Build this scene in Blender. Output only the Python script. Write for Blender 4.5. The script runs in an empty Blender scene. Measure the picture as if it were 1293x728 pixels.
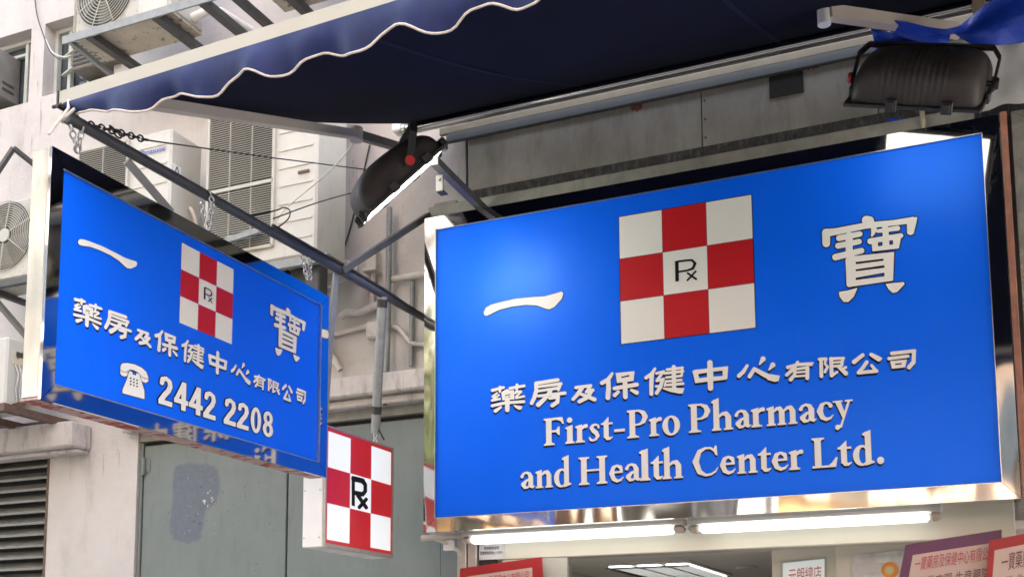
import bpy, math, random
import numpy as np
from mathutils import Vector, Matrix
from mathutils.geometry import tessellate_polygon

random.seed(7)
scene = bpy.context.scene
col = scene.collection
R = math.radians

# ---------------------------------------------------------------- camera
IMG_W, IMG_H = 1293.0, 728.0                       # photograph's pixel frame
FOCAL, PPX, PPY = 1419.33, 642.2, 667.5            # solved from the photograph (cropped frame: principal point is low)
YAW, PITCH, ROLL = R(23.4823), R(6.8911), R(-0.26845)
CAM = np.array([0.0, 0.0, 1.6])
fwd = np.array([-math.sin(YAW)*math.cos(PITCH), math.cos(YAW)*math.cos(PITCH), math.sin(PITCH)])
r0 = np.array([math.cos(YAW), math.sin(YAW), 0.0]); u0 = np.cross(r0, fwd)
rgt = math.cos(ROLL)*r0 + math.sin(ROLL)*u0
upv = -math.sin(ROLL)*r0 + math.cos(ROLL)*u0
cd = bpy.data.cameras.new('camera'); cam = bpy.data.objects.new('camera', cd); col.objects.link(cam)
cd.sensor_fit = 'HORIZONTAL'; cd.sensor_width = 36.0
cd.lens = FOCAL/IMG_W*36.0
cd.shift_x = (IMG_W/2 - PPX)/IMG_W
cd.shift_y = (PPY - IMG_H/2)/IMG_W
cd.clip_start = 0.05; cd.clip_end = 2000
cam.matrix_world = Matrix(((rgt[0], upv[0], -fwd[0], CAM[0]), (rgt[1], upv[1], -fwd[1], CAM[1]),
                           (rgt[2], upv[2], -fwd[2], CAM[2]), (0, 0, 0, 1)))
scene.camera = cam

# ---------------------------------------------------------------- sky, sun, exposure
SUN_EL, SUN_AZ = R(58), R(18)                      # sun stands behind the building; azimuth from +Y towards +X
w = bpy.data.worlds.new('World'); scene.world = w; w.use_nodes = True
nt = w.node_tree; nt.nodes.clear()
sky = nt.nodes.new('ShaderNodeTexSky'); sky.sky_type = 'NISHITA'; sky.sun_disc = False
sky.sun_elevation = SUN_EL; sky.sun_rotation = SUN_AZ; sky.dust_density = 4.0; sky.ozone_density = 0.6; sky.air_density = 1.0
bg = nt.nodes.new('ShaderNodeBackground'); bg.inputs[1].default_value = 0.15
wo = nt.nodes.new('ShaderNodeOutputWorld')
hsv = nt.nodes.new('ShaderNodeHueSaturation'); hsv.inputs['Saturation'].default_value = 0.5   # hazy, whitish city sky
nt.links.new(sky.outputs[0], hsv.inputs['Color']); nt.links.new(hsv.outputs[0], bg.inputs[0]); nt.links.new(bg.outputs[0], wo.inputs[0])
sl = bpy.data.lights.new('sun', 'SUN'); sl.energy = 5.0; sl.angle = R(0.5); sl.color = (1.0, 0.95, 0.87)
so = bpy.data.objects.new('sun', sl); col.objects.link(so)
sd = Vector((math.sin(SUN_AZ)*math.cos(SUN_EL), math.cos(SUN_AZ)*math.cos(SUN_EL), math.sin(SUN_EL)))
so.rotation_euler = sd.to_track_quat('Z', 'Y').to_euler(); so.location = (0, 20, 30)
scene.view_settings.view_transform = 'Standard'; scene.view_settings.look = 'None'
scene.view_settings.gamma = 1.0; scene.view_settings.use_curve_mapping = False
scene.view_settings.exposure = 3.1
scene.render.engine = 'CYCLES'
scene.cycles.use_denoising = True
scene.cycles.max_bounces = 8; scene.cycles.glossy_bounces = 5; scene.cycles.diffuse_bounces = 5
scene.cycles.caustics_reflective = False; scene.cycles.caustics_refractive = False
scene.cycles.sample_clamp_indirect = 8.0
scene.cycles.pixel_filter_type = 'BLACKMAN_HARRIS'; scene.cycles.filter_width = 1.6

# ---------------------------------------------------------------- helpers
def ray(x, y):
    return fwd + rgt*((x-PPX)/FOCAL) - upv*((y-PPY)/FOCAL)
def pY(x, y, Y): v = ray(x, y); return CAM + v*(Y/v[1])
def pX(x, y, X): v = ray(x, y); return CAM + v*(X/v[0])
def pZ(x, y, Z): v = ray(x, y); return CAM + v*((Z-CAM[2])/v[2])
def pP(x, y, p0, n):
    v = ray(x, y); n = np.array(n, float); return CAM + v*(np.dot(np.array(p0, float)-CAM, n)/np.dot(v, n))

def V(*a): return np.array(a, float)
def unit(v): v = np.array(v, float); return v/np.linalg.norm(v)

class MB:
    """collects shapes in world (or thing-local) coordinates and links them as one mesh object"""
    def __init__(s): s.v = []; s.f = []; s.m = []; s.sm = []
    def add(s, vs, fs, m=0, smooth=False):
        b = len(s.v); s.v += [tuple(map(float, p)) for p in vs]
        s.f += [tuple(i+b for i in f) for f in fs]; s.m += [m]*len(fs); s.sm += [smooth]*len(fs); return s
    def box(s, a, b, m=0):
        x0, y0, z0 = [min(p, q) for p, q in zip(a, b)]; x1, y1, z1 = [max(p, q) for p, q in zip(a, b)]
        vs = [(x0,y0,z0),(x1,y0,z0),(x1,y1,z0),(x0,y1,z0),(x0,y0,z1),(x1,y0,z1),(x1,y1,z1),(x0,y1,z1)]
        return s.add(vs, [(0,3,2,1),(4,5,6,7),(0,1,5,4),(1,2,6,5),(2,3,7,6),(3,0,4,7)], m)
    def cbox(s, a, b, c=0.01, m=0):
        """box with chamfered edges"""
        lo = [min(p, q) for p, q in zip(a, b)]; hi = [max(p, q) for p, q in zip(a, b)]
        c = min([c]+[(h-l)*0.45 for l, h in zip(lo, hi)])
        vs = []; idx = {}
        for sx in (0, 1):
            for sy in (0, 1):
                for sz in (0, 1):
                    cor = [hi[k] if t else lo[k] for k, t in enumerate((sx, sy, sz))]
                    sg = [-1 if t else 1 for t in (sx, sy, sz)]
                    for ax in range(3):
                        p = [cor[k] + (0 if k == ax else sg[k]*c) for k in range(3)]
                        idx[(sx, sy, sz, ax)] = len(vs); vs.append(p)
        fs = []
        for ax in range(3):
            o = [k for k in range(3) if k != ax]
            for t in (0, 1):
                q = []
                for a_, b_ in ((0,0),(1,0),(1,1),(0,1)):
                    key = [0,0,0]; key[ax] = t; key[o[0]] = a_; key[o[1]] = b_
                    q.append(idx[(*key, ax)])
                fs.append(tuple(q))
            for a_ in (0, 1):
                for b_ in (0, 1):
                    k0 = [0,0,0]; k1 = [0,0,0]; k0[ax] = 0; k1[ax] = 1
                    for k in (k0, k1): k[o[0]] = a_; k[o[1]] = b_
                    fs.append((idx[(*k0, o[0])], idx[(*k1, o[0])], idx[(*k1, o[1])], idx[(*k0, o[1])]))
        for sx in (0, 1):
            for sy in (0, 1):
                for sz in (0, 1): fs.append(tuple(idx[(sx, sy, sz, ax)] for ax in range(3)))
        ctr = np.array([(l+h)/2 for l, h in zip(lo, hi)])
        out = []
        for f in fs:
            P = [np.array(vs[i]) for i in f]; n = np.cross(P[1]-P[0], P[2]-P[0])
            out.append(f if np.dot(n, sum(P)/len(P)-ctr) > 0 else tuple(reversed(f)))
        return s.add(vs, out, m)
    def bar(s, a, b, wd, ht, m=0, up=(0,0,1)):
        """rectangular bar from a to b; wd across, ht along up"""
        a = np.array(a, float); b = np.array(b, float); d = unit(b-a); up = np.array(up, float)
        sd_ = np.cross(d, up)
        if np.linalg.norm(sd_) < 1e-6: sd_ = np.cross(d, (1,0,0))
        sd_ = unit(sd_); u_ = np.cross(sd_, d)
        vs = []
        for p in (a, b):
            for i, j in ((-1,-1),(1,-1),(1,1),(-1,1)): vs.append(p + sd_*i*wd/2 + u_*j*ht/2)
        return s.add(vs, [(3,2,1,0),(4,5,6,7),(0,1,5,4),(1,2,6,5),(2,3,7,6),(3,0,4,7)], m)
    def tube(s, pts, r, n=10, m=0, cap=True, radii=None):
        pts = [np.array(p, float) for p in pts]; rings = []; prev = None
        for i, p in enumerate(pts):
            d = unit(pts[min(i+1, len(pts)-1)] - pts[max(i-1, 0)])
            if prev is None:
                a = np.cross(d, (0,0,1)) if abs(d[2]) < 0.9 else np.cross(d, (1,0,0))
            else: a = prev - d*np.dot(prev, d)
            a = unit(a); b = np.cross(d, a); prev = a
            rr = radii[i] if radii else r
            rings.append([p + (a*math.cos(2*math.pi*k/n) + b*math.sin(2*math.pi*k/n))*rr for k in range(n)])
        vs = [q for g in rings for q in g]; fs = []
        for i in range(len(rings)-1):
            for k in range(n):
                k2 = (k+1) % n; fs.append((i*n+k, i*n+k2, (i+1)*n+k2, (i+1)*n+k))
        s.add(vs, fs, m, True)
        if cap: s.add(vs, [tuple(range(n-1, -1, -1)), tuple((len(rings)-1)*n+k for k in range(n))], m)
        return s
    def disc(s, c, n_, r, k=24, m=0, h=0.0):
        n_ = unit(n_); a = unit(np.cross(n_, (0,0,1)) if abs(n_[2]) < 0.9 else np.cross(n_, (1,0,0)))
        c = np.array(c, float)
        return s.tube([c, c+n_*max(h, 1e-4)], r, k, m)
    def torus(s, c, nrm, R_, r, n=28, k=6, m=0, arc=(0, 2*math.pi)):
        nrm = unit(nrm); a = unit(np.cross(nrm, (0,0,1)) if abs(nrm[2]) < 0.9 else np.cross(nrm, (1,0,0))); b = np.cross(nrm, a)
        c = np.array(c, float)
        pts = [c + (a*math.cos(t)+b*math.sin(t))*R_ for t in np.linspace(arc[0], arc[1], n+1)]
        return s.tube(pts, r, k, m, cap=False)
    def quad(s, a, b, c, d, m=0): return s.add([a, b, c, d], [(0,1,2,3)], m)
    def build(s, name, mats, parent=None, local=False):
        me = bpy.data.meshes.new(name)
        M = parent_matrix(parent)
        vs = s.v
        if parent is not None and not local:
            I = M.inverted(); vs = [tuple(I @ Vector(p)) for p in vs]
        me.from_pydata(vs, [], s.f); 
        if not isinstance(mats, (list, tuple)): mats = [mats]
        for m_ in mats: me.materials.append(m_)
        me.polygons.foreach_set('material_index', s.m); me.polygons.foreach_set('use_smooth', s.sm); me.update()
        o = bpy.data.objects.new(name, me); col.objects.link(o)
        if parent is not None: o.parent = parent
        return o

ROOTS = {}
def parent_matrix(p):
    M = Matrix.Identity(4)
    while p is not None:
        M = ROOTS.get(p.name, Matrix.Identity(4)) @ M if p.name in ROOTS else M
        p = p.parent
    return M
def tag(o, label=None, cat=None, group=None, kind=None):
    if label: o['label'] = label
    if cat: o['category'] = cat
    if group: o['group'] = group
    if kind: o['kind'] = kind
    return o
def thing(name, label, cat, loc=(0,0,0), mat=None, group=None):
    o = bpy.data.objects.new(name, None); col.objects.link(o); o.empty_display_size = 0.1
    M = mat if mat is not None else Matrix.Translation(Vector([float(q) for q in loc]))
    o.matrix_world = M; ROOTS[o.name] = M
    return tag(o, label, cat, group)
def copy_tree(o, M, label=None):
    c = o.copy(); col.objects.link(c); c.matrix_world = M; ROOTS[c.name] = M
    if label: c['label'] = label
    def rec(src, dst):
        for ch in list(src.children):
            d = ch.copy(); col.objects.link(d); d.parent = dst; rec(ch, d)
    rec(o, c); return c

# ---------------------------------------------------------------- materials
MATS = {}
def mat(name, base, rough=0.6, metal=0.0, var=0.0, vscale=6.0, dirt=0.0, dirtcol=(0.08,0.07,0.06), dscale=(3,3,0.5),
        bump=0.0, bscale=40.0, spec=0.5, rough_var=0.0, emit=None, estr=0.0, coat=0.0, dlo=0.5, dhi=0.75, waves=None, wdet=1.0, stint=(1,1,1), sheen=0.0, trans=0.0, alpha=1.0):
    if name in MATS: return MATS[name]
    m = bpy.data.materials.new(name); m.use_nodes = True; t = m.node_tree; N = t.nodes; L = t.links
    p = N['Principled BSDF']
    p.inputs['Base Color'].default_value = (*base, 1); p.inputs['Roughness'].default_value = rough
    p.inputs['Metallic'].default_value = metal; p.inputs['Specular IOR Level'].default_value = spec
    p.inputs['Specular Tint'].default_value = (*stint, 1); p.inputs['Coat Weight'].default_value = coat; p.inputs['Sheen Weight'].default_value = sheen
    p.inputs['Transmission Weight'].default_value = trans; p.inputs['Alpha'].default_value = alpha
    if emit: p.inputs['Emission Color'].default_value = (*emit, 1); p.inputs['Emission Strength'].default_value = estr
    tc = N.new('ShaderNodeTexCoord'); co = tc.outputs['Object']
    cur = None
    def noise(scale, vec=None, detail=6.0, rg=0.6):
        n = N.new('ShaderNodeTexNoise'); n.inputs['Scale'].default_value = scale; n.inputs['Detail'].default_value = detail
        n.inputs['Roughness'].default_value = rg; L.new(vec or co, n.inputs['Vector']); return n.outputs['Fac']
    def ramp(f, lo, hi):
        r_ = N.new('ShaderNodeMapRange'); r_.inputs[1].default_value = lo; r_.inputs[2].default_value = hi
        L.new(f, r_.inputs[0]); return r_.outputs[0]
    if var > 0:
        mx = N.new('ShaderNodeMix'); mx.data_type = 'RGBA'
        L.new(ramp(noise(vscale), 0.3, 0.7), mx.inputs[0])
        mx.inputs[6].default_value = (*[c*(1-var) for c in base], 1); mx.inputs[7].default_value = (*[min(1, c*(1+var*0.7)) for c in base], 1)
        cur = mx.outputs[2]
    if dirt > 0:
        mp = N.new('ShaderNodeMapping'); mp.inputs['Scale'].default_value = dscale; L.new(co, mp.inputs['Vector'])
        f1 = ramp(noise(2.2, mp.outputs[0], 8, 0.68), dlo, dhi)
        mu = N.new('ShaderNodeMath'); mu.operation = 'MULTIPLY'; mu.inputs[1].default_value = dirt; L.new(f1, mu.inputs[0])
        mx = N.new('ShaderNodeMix'); mx.data_type = 'RGBA'; L.new(mu.outputs[0], mx.inputs[0])
        if cur: L.new(cur, mx.inputs[6])
        else: mx.inputs[6].default_value = (*base, 1)
        mx.inputs[7].default_value = (*dirtcol, 1); cur = mx.outputs[2]
    if cur: L.new(cur, p.inputs['Base Color'])
    if rough_var > 0:
        r_ = N.new('ShaderNodeMapRange'); L.new(noise(vscale*2), r_.inputs[0]); r_.inputs[1].default_value = 0.3; r_.inputs[2].default_value = 0.7
        r_.inputs[3].default_value = max(0.02, rough-rough_var); r_.inputs[4].default_value = min(1, rough+rough_var)
        L.new(r_.outputs[0], p.inputs['Roughness'])
    if bump > 0:
        b = N.new('ShaderNodeBump'); b.inputs['Strength'].default_value = 1.0; b.inputs['Distance'].default_value = bump
        if waves:
            mp = N.new('ShaderNodeMapping'); mp.inputs['Scale'].default_value = waves; L.new(co, mp.inputs['Vector'])
            L.new(noise(bscale, mp.outputs[0], wdet, 0.5), b.inputs['Height'])
        else: L.new(noise(bscale, None, 4.0), b.inputs['Height'])
        L.new(b.outputs[0], p.inputs['Normal'])
    MATS[name] = m; return m

M_wall = mat('pink_wall_paint', (0.52,0.48,0.46), 0.85, var=0.10, vscale=2.5, dirt=0.6, dirtcol=(0.23,0.20,0.18), dscale=(2.2,2.2,0.7), dlo=0.52, dhi=0.85, bump=0.003, bscale=30)
M_ledge = mat('stained_ledge_paint', (0.52,0.475,0.455), 0.85, var=0.12, vscale=5, dirt=0.8, dirtcol=(0.13,0.11,0.10), dscale=(6,6,1.5), dlo=0.5, dhi=0.78, bump=0.004, bscale=30)
M_conc = mat('weathered_cement', (0.34,0.33,0.29), 0.9, var=0.18, vscale=7, dirt=0.6, dirtcol=(0.12,0.11,0.09), dscale=(5,5,3), dlo=0.5, dhi=0.8, bump=0.004, bscale=50)
M_clad = mat('dirty_grey_cladding', (0.32,0.295,0.26), 0.7, var=0.2, vscale=3, dirt=0.75, dirtcol=(0.12,0.10,0.08), dscale=(4,4,0.9), dlo=0.45, dhi=0.8, bump=0.002, bscale=12)
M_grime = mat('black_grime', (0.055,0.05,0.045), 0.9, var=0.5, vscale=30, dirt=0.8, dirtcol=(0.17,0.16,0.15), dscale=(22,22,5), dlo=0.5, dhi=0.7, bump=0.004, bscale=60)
M_door = mat('grey_green_door_paint', (0.155,0.178,0.172), 0.55, var=0.10, vscale=2.5, dirt=0.6, dirtcol=(0.095,0.11,0.108), dscale=(7,7,1.6), dlo=0.52, dhi=0.82, bump=0.006, bscale=2.5)
M_pt1 = mat('touch_up_edge_faint', (0.138,0.158,0.165), 0.55, var=0.1, vscale=20)
M_pt2 = mat('touch_up_edge', (0.122,0.14,0.158), 0.55, var=0.1, vscale=20)
M_patch = mat('blue_grey_touch_up_paint', (0.105,0.12,0.15), 0.55, var=0.12, vscale=30, dirt=0.5, dirtcol=(0.26,0.28,0.28), dscale=(30,30,30), dlo=0.62, dhi=0.68)
M_patchw = mat('white_chipped_paint', (0.5,0.52,0.5), 0.6, var=0.3, vscale=60)
M_steel = mat('galvanised_steel', (0.25,0.26,0.26), 0.55, 0.1, var=0.15, vscale=20, dirt=0.3, dirtcol=(0.10,0.09,0.08), dscale=(10,10,10), rough_var=0.1)
M_pipe = mat('dark_grey_pipe_paint', (0.075,0.08,0.085), 0.45, 0.2, var=0.2, vscale=25, dirt=0.35, dirtcol=(0.03,0.03,0.03), dscale=(6,6,6))
M_dark = mat('dark_steel_angle', (0.07,0.072,0.072), 0.6, 0.1, var=0.2, vscale=15, dirt=0.5, dirtcol=(0.06,0.045,0.035), dscale=(12,12,12))
M_rust = mat('rusty_brown_steel', (0.13,0.08,0.06), 0.8, 0.1, var=0.35, vscale=18, dirt=0.6, dirtcol=(0.05,0.035,0.03), dscale=(10,10,10))
M_copper = mat('rust_red_painted_steel', (0.33,0.14,0.09), 0.6, 0.0, var=0.25, vscale=14, dirt=0.5, dirtcol=(0.06,0.03,0.025), dscale=(20,20,1.5))
M_black = mat('black_plastic', (0.022,0.020,0.020), 0.5, var=0.25, vscale=20, rough_var=0.12)
M_lamp = mat('dusty_black_housing', (0.034,0.026,0.024), 0.55, var=0.3, vscale=9, dirt=0.4, dirtcol=(0.07,0.055,0.05), dscale=(5,5,5), rough_var=0.1)
M_red = mat('red_plastic_knob', (0.55,0.03,0.025), 0.4, var=0.1, vscale=20)
M_chrome = mat('mirror_steel', (0.54,0.53,0.52), 0.04, 1.0, bump=0.002, bscale=1.5, waves=(1,1,1), wdet=0, var=0.03, vscale=12)
M_chromed = mat('dented_mirror_steel', (0.50,0.485,0.465), 0.06, 1.0, bump=0.012, bscale=3.2, waves=(1,1,0.4), wdet=1.0, var=0.05, vscale=12)
M_tubec = mat('polished_roller_tube', (0.50,0.49,0.475), 0.2, 1.0, var=0.05, vscale=10)
M_blue = mat('blue_sign_vinyl', (0.003,0.132,0.95), 0.36, spec=0.5, stint=(0.24,0.56,1.0), bump=0.0007, bscale=5, waves=(1,1,0.35), var=0.04, vscale=1.5, rough_var=0.05, dirt=0.16, dirtcol=(0.03,0.17,0.78), dscale=(5,5,0.6))
M_white = mat('white_sign_vinyl', (0.85,0.825,0.775), 0.5, spec=0.2, var=0.03, vscale=3)
M_sqwhite = mat('white_emblem_vinyl', (0.80,0.79,0.73), 0.5, spec=0.2, var=0.03, vscale=3)
M_sqred = mat('red_emblem_vinyl', (0.50,0.012,0.018), 0.42, spec=0.3)
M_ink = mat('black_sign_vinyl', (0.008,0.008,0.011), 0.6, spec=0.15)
M_boxw = mat('lit_white_acrylic', (0.78,0.80,0.80), 0.35, emit=(0.92,0.97,1.0), estr=0.055)
M_boxr = mat('lit_red_acrylic', (0.55,0.012,0.02), 0.35, emit=(0.85,0.02,0.035), estr=0.02)
M_boxside = mat('white_painted_box', (0.80,0.79,0.80), 0.5, var=0.04, vscale=8)
M_boxtrim = mat('brushed_box_trim', (0.42,0.38,0.34), 0.4, 0.5, var=0.1, vscale=20)
M_ac = mat('cream_condenser_enamel', (0.50,0.485,0.44), 0.5, var=0.07, vscale=4, dirt=0.5, dirtcol=(0.26,0.205,0.145), dscale=(9,9,1.6), dlo=0.55, dhi=0.85)
M_acold = mat('grimy_condenser_enamel', (0.43,0.415,0.37), 0.55, var=0.12, vscale=5, dirt=0.75, dirtcol=(0.15,0.11,0.07), dscale=(8,8,8), dlo=0.52, dhi=0.75)
M_acbase = mat('peeling_condenser_base', (0.52,0.46,0.36), 0.7, var=0.15, vscale=5, dirt=0.9, dirtcol=(0.13,0.085,0.055), dscale=(7,7,7), dlo=0.56, dhi=0.64)
M_accoil = mat('dark_coil_fins', (0.045,0.042,0.036), 0.7, var=0.2, vscale=60)
M_slat = mat('cream_grille_slats', (0.42,0.405,0.35), 0.5, var=0.08, vscale=6)
M_winfr = mat('pale_window_aluminium', (0.52,0.54,0.50), 0.5, var=0.1, vscale=8, dirt=0.35, dirtcol=(0.2,0.19,0.17), dscale=(8,8,2))
M_glass = mat('dusty_window_glass', (0.075,0.095,0.105), 0.12, var=0.35, vscale=3, spec=0.6)
M_dim = mat('dim_room_backing', (0.03,0.03,0.03), 0.9)
M_barw = mat('cream_awning_profile', (0.42,0.41,0.355), 0.4, var=0.06, vscale=6, dirt=0.3, dirtcol=(0.42,0.36,0.26), dscale=(2,8,8), dlo=0.5, dhi=0.8)
M_arm = mat('beige_awning_arm', (0.50,0.46,0.41), 0.45, var=0.06, vscale=8)
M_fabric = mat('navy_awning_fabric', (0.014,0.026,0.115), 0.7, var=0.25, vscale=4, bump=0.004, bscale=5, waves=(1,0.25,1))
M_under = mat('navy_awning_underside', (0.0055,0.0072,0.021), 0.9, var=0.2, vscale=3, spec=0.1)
M_valance = mat('blue_valance_fabric', (0.0075,0.0165,0.088), 0.5, var=0.35, vscale=5, dirt=0.25, dirtcol=(0.032,0.048,0.135), dscale=(9,9,0.8), dlo=0.5, dhi=0.85, bump=0.010, bscale=6, waves=(1,1,0.4), spec=0.2)
M_piping = mat('white_valance_piping', (0.62,0.56,0.50), 0.6, var=0.2, vscale=60)
M_tarp = mat('bright_blue_tarpaulin', (0.018,0.07,0.55), 0.32, var=0.2, vscale=5, bump=0.012, bscale=10)
M_foil = mat('crinkled_silver_sheet', (0.80,0.78,0.75), 0.4, 0.0, var=0.15, vscale=5, bump=0.03, bscale=4, waves=(1,1,1), wdet=1)
M_cream = mat('cream_shop_fascia', (0.70,0.665,0.56), 0.5, var=0.03, vscale=4)
M_ceil = mat('shop_ceiling_board', (0.72,0.70,0.65), 0.8, var=0.04, vscale=4)
M_inwall = mat('shop_inner_wall', (0.50,0.48,0.43), 0.7, var=0.05, vscale=3)
M_tubelit = mat('lit_fluorescent_diffuser', (0.9,0.9,0.9), 0.4, emit=(0.97,1.0,0.97), estr=0.40)
M_fixt = mat('white_fixture_enamel', (0.62,0.60,0.57), 0.4)
M_fixend = mat('beige_fixture_end', (0.46,0.41,0.36), 0.5)
M_lumin = mat('lit_ceiling_louvre', (0.8,0.8,0.8), 0.4, emit=(0.93,1.0,1.0), estr=0.5)
M_lensd = mat('dim_floodlight_glass', (0.6,0.6,0.58), 0.2, emit=(1.0,0.96,0.84), estr=0.36)
M_lens = mat('lit_floodlight_glass', (0.8,0.8,0.78), 0.2, emit=(1.0,0.96,0.84), estr=2.0)
M_paper = mat('white_paper_sheet', (0.66,0.65,0.66), 0.6)
M_prred = mat('red_poster_border', (0.33,0.014,0.018), 0.4, var=0.12, vscale=6, spec=0.35, bump=0.004, bscale=4)
M_prpink = mat('pink_poster_paper', (0.50,0.36,0.315), 0.4, var=0.05, vscale=6, spec=0.35, bump=0.004, bscale=4)
M_prpurple = mat('purple_poster_border', (0.115,0.030,0.085), 0.4, var=0.12, vscale=6, spec=0.35, bump=0.004, bscale=4)
M_prink = mat('crimson_poster_ink', (0.40,0.035,0.06), 0.5)
M_prdark = mat('maroon_poster_ink', (0.10,0.03,0.035), 0.5)
M_pconduit = mat('cream_conduit', (0.56,0.52,0.46), 0.6, var=0.08, vscale=10, dirt=0.4, dirtcol=(0.2,0.17,0.14), dscale=(10,10,10))
M_pink2 = mat('whitewashed_conduit', (0.60,0.54,0.51), 0.7, var=0.08, vscale=10, dirt=0.5, dirtcol=(0.2,0.17,0.15), dscale=(6,6,6))
M_galv = mat('bright_chain_steel', (0.55,0.54,0.52), 0.3, 0.9, var=0.15, vscale=40)
M_cable = mat('black_cable_rubber', (0.02,0.02,0.022), 0.6)
M_label = mat('blue_brand_ink', (0.02,0.035,0.30), 0.5)
M_asph = mat('road_asphalt', (0.05,0.05,0.05), 0.9, var=0.25, vscale=8, bump=0.004, bscale=80)
M_pave = mat('grey_pavement_tiles', (0.34,0.325,0.30), 0.85, var=0.12, vscale=4)
M_opp1 = mat('cream_render_opposite', (0.46,0.40,0.31), 0.85, var=0.12, vscale=0.8)
M_opp2 = mat('peach_tile_opposite', (0.46,0.33,0.24), 0.8, var=0.15, vscale=0.8)
M_opp3 = mat('pale_grey_render_opposite', (0.36,0.35,0.335), 0.85, var=0.1, vscale=0.8)
M_oppglass = mat('dark_window_glass_opposite', (0.04,0.05,0.06), 0.1)
M_leaf = mat('street_tree_leaves', (0.075,0.10,0.03), 0.6, var=0.4, vscale=3)
M_bark = mat('street_tree_bark', (0.12,0.09,0.065), 0.9, var=0.2, vscale=8)

# ---------------------------------------------------------------- lettering: glyphs drawn as brush strokes and outlines
def seg_sdf(X, Y, a, b):
    (x0, y0, w0), (x1, y1, w1) = a, b
    dx, dy = x1-x0, y1-y0; L2 = dx*dx+dy*dy+1e-9
    t = np.clip(((X-x0)*dx+(Y-y0)*dy)/L2, 0, 1)
    return np.hypot(X-x0-t*dx, Y-y0-t*dy) - (w0+(w1-w0)*t)/2
def poly_sdf(X, Y, P):
    d = np.full(X.shape, 1e9); s = np.ones(X.shape)
    n = len(P)
    for i in range(n):
        x0, y0 = P[i]; x1, y1 = P[i-1]
        ex, ey = x1-x0, y1-y0; wx, wy = X-x0, Y-y0
        t = np.clip((wx*ex+wy*ey)/(ex*ex+ey*ey+1e-9), 0, 1)
        d = np.minimum(d, (wx-ex*t)**2+(wy-ey*t)**2)
        c1 = Y >= y0; c2 = Y < y1; c3 = ex*wy > ey*wx
        s = np.where((c1 & c2 & c3) | (~c1 & ~c2 & ~c3), -s, s)
    return s*np.sqrt(d)
def ell(cx, cy, rx, ry, n=40, tilt=0.0):
    out = []
    for k in range(n):
        t = 2*math.pi*k/n; x, y = rx*math.cos(t), ry*math.sin(t)
        out.append((cx+x*math.cos(tilt)-y*math.sin(tilt), cy+x*math.sin(tilt)+y*math.cos(tilt)))
    return out
def rect(x0, y0, x1, y1): return [(x0,y0),(x1,y0),(x1,y1),(x0,y1)]
def glyph_field(prims, rnd, pad, res):
    pts = []
    for pr in prims:
        for q in pr[1]:
            wq = q[2]/2 if len(q) > 2 else 0
            pts += [(q[0]-wq, q[1]-wq), (q[0]+wq, q[1]+wq)]
    pts = np.array(pts); lo = pts.min(0)-pad; hi = pts.max(0)+pad
    st = max(hi-lo)/res
    xs = np.arange(lo[0], hi[0]+st, st); ys = np.arange(lo[1], hi[1]+st, st)
    X, Y = np.meshgrid(xs, ys); D = np.full(X.shape, 1e6)
    for kind, g in prims:
        if kind == 'S':
            if len(g) == 1: d = np.hypot(X-g[0][0], Y-g[0][1]) - g[0][2]/2
            else:
                d = np.full(X.shape, 1e6)
                for i in range(len(g)-1): d = np.minimum(d, seg_sdf(X, Y, g[i], g[i+1]))
            D = np.minimum(D, d)
        elif kind == 'P': D = np.minimum(D, poly_sdf(X, Y, g) - rnd)
        elif kind == '-': D = np.maximum(D, -poly_sdf(X, Y, g))
    return xs, ys, D
def contours(xs, ys, D, lev):
    F = D-lev; F = np.where(np.abs(F) < 1e-7, 1e-7, F); ins = F < 0
    nx, ny = len(xs), len(ys); nxt = {}
    def ep(e):
        i, j, h = e
        if h: f0, f1 = F[j, i], F[j, i+1]; t = f0/(f0-f1); return (xs[i]+(xs[i+1]-xs[i])*t, ys[j])
        f0, f1 = F[j, i], F[j+1, i]; t = f0/(f0-f1); return (xs[i], ys[j]+(ys[j+1]-ys[j])*t)
    c = ins[:-1,:-1].astype(int)+ins[:-1,1:]*2+ins[1:,1:]*4+ins[1:,:-1]*8
    js, is_ = np.nonzero((c > 0) & (c < 15))
    T = {1:[(3,0)],2:[(0,1)],3:[(3,1)],4:[(1,2)],5:[(3,0),(1,2)],6:[(0,2)],7:[(3,2)],8:[(2,3)],9:[(2,0)],10:[(0,1),(2,3)],11:[(2,1)],12:[(1,3)],13:[(1,0)],14:[(0,3)]}
    for j, i in zip(js, is_):
        E_ = [(i,j,1),(i+1,j,0),(i,j+1,1),(i,j,0)]
        for a, b in T[int(c[j,i])]: nxt.setdefault(E_[a], []).append(E_[b])
    loops = []
    while nxt:
        s = next(iter(nxt)); cur = s; lp = []
        while cur in nxt:
            lp.append(ep(cur)); b = nxt[cur].pop()
            if not nxt[cur]: del nxt[cur]
            cur = b
            if cur == s: break
        if len(lp) > 6: loops.append(lp)
    return loops
def simplify(lp, eps):
    P = np.array(lp)
    def dp(a, b):
        if b-a < 2: return []
        A, B = P[a], P[b % len(P)]; d = B-A; L_ = np.hypot(*d)+1e-12
        q = P[a+1:b]-A; dist = np.abs(q[:,0]*d[1]-q[:,1]*d[0])/L_ if L_ > 1e-9 else np.hypot(q[:,0], q[:,1])
        k = int(dist.argmax())
        if dist[k] < eps: return []
        return dp(a, a+1+k)+[a+1+k]+dp(a+1+k, b)
    n = len(P); h = n//2
    idx = [0]+dp(0, h)+[h]+dp(h, n)
    return [tuple(P[i]) for i in idx]
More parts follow.
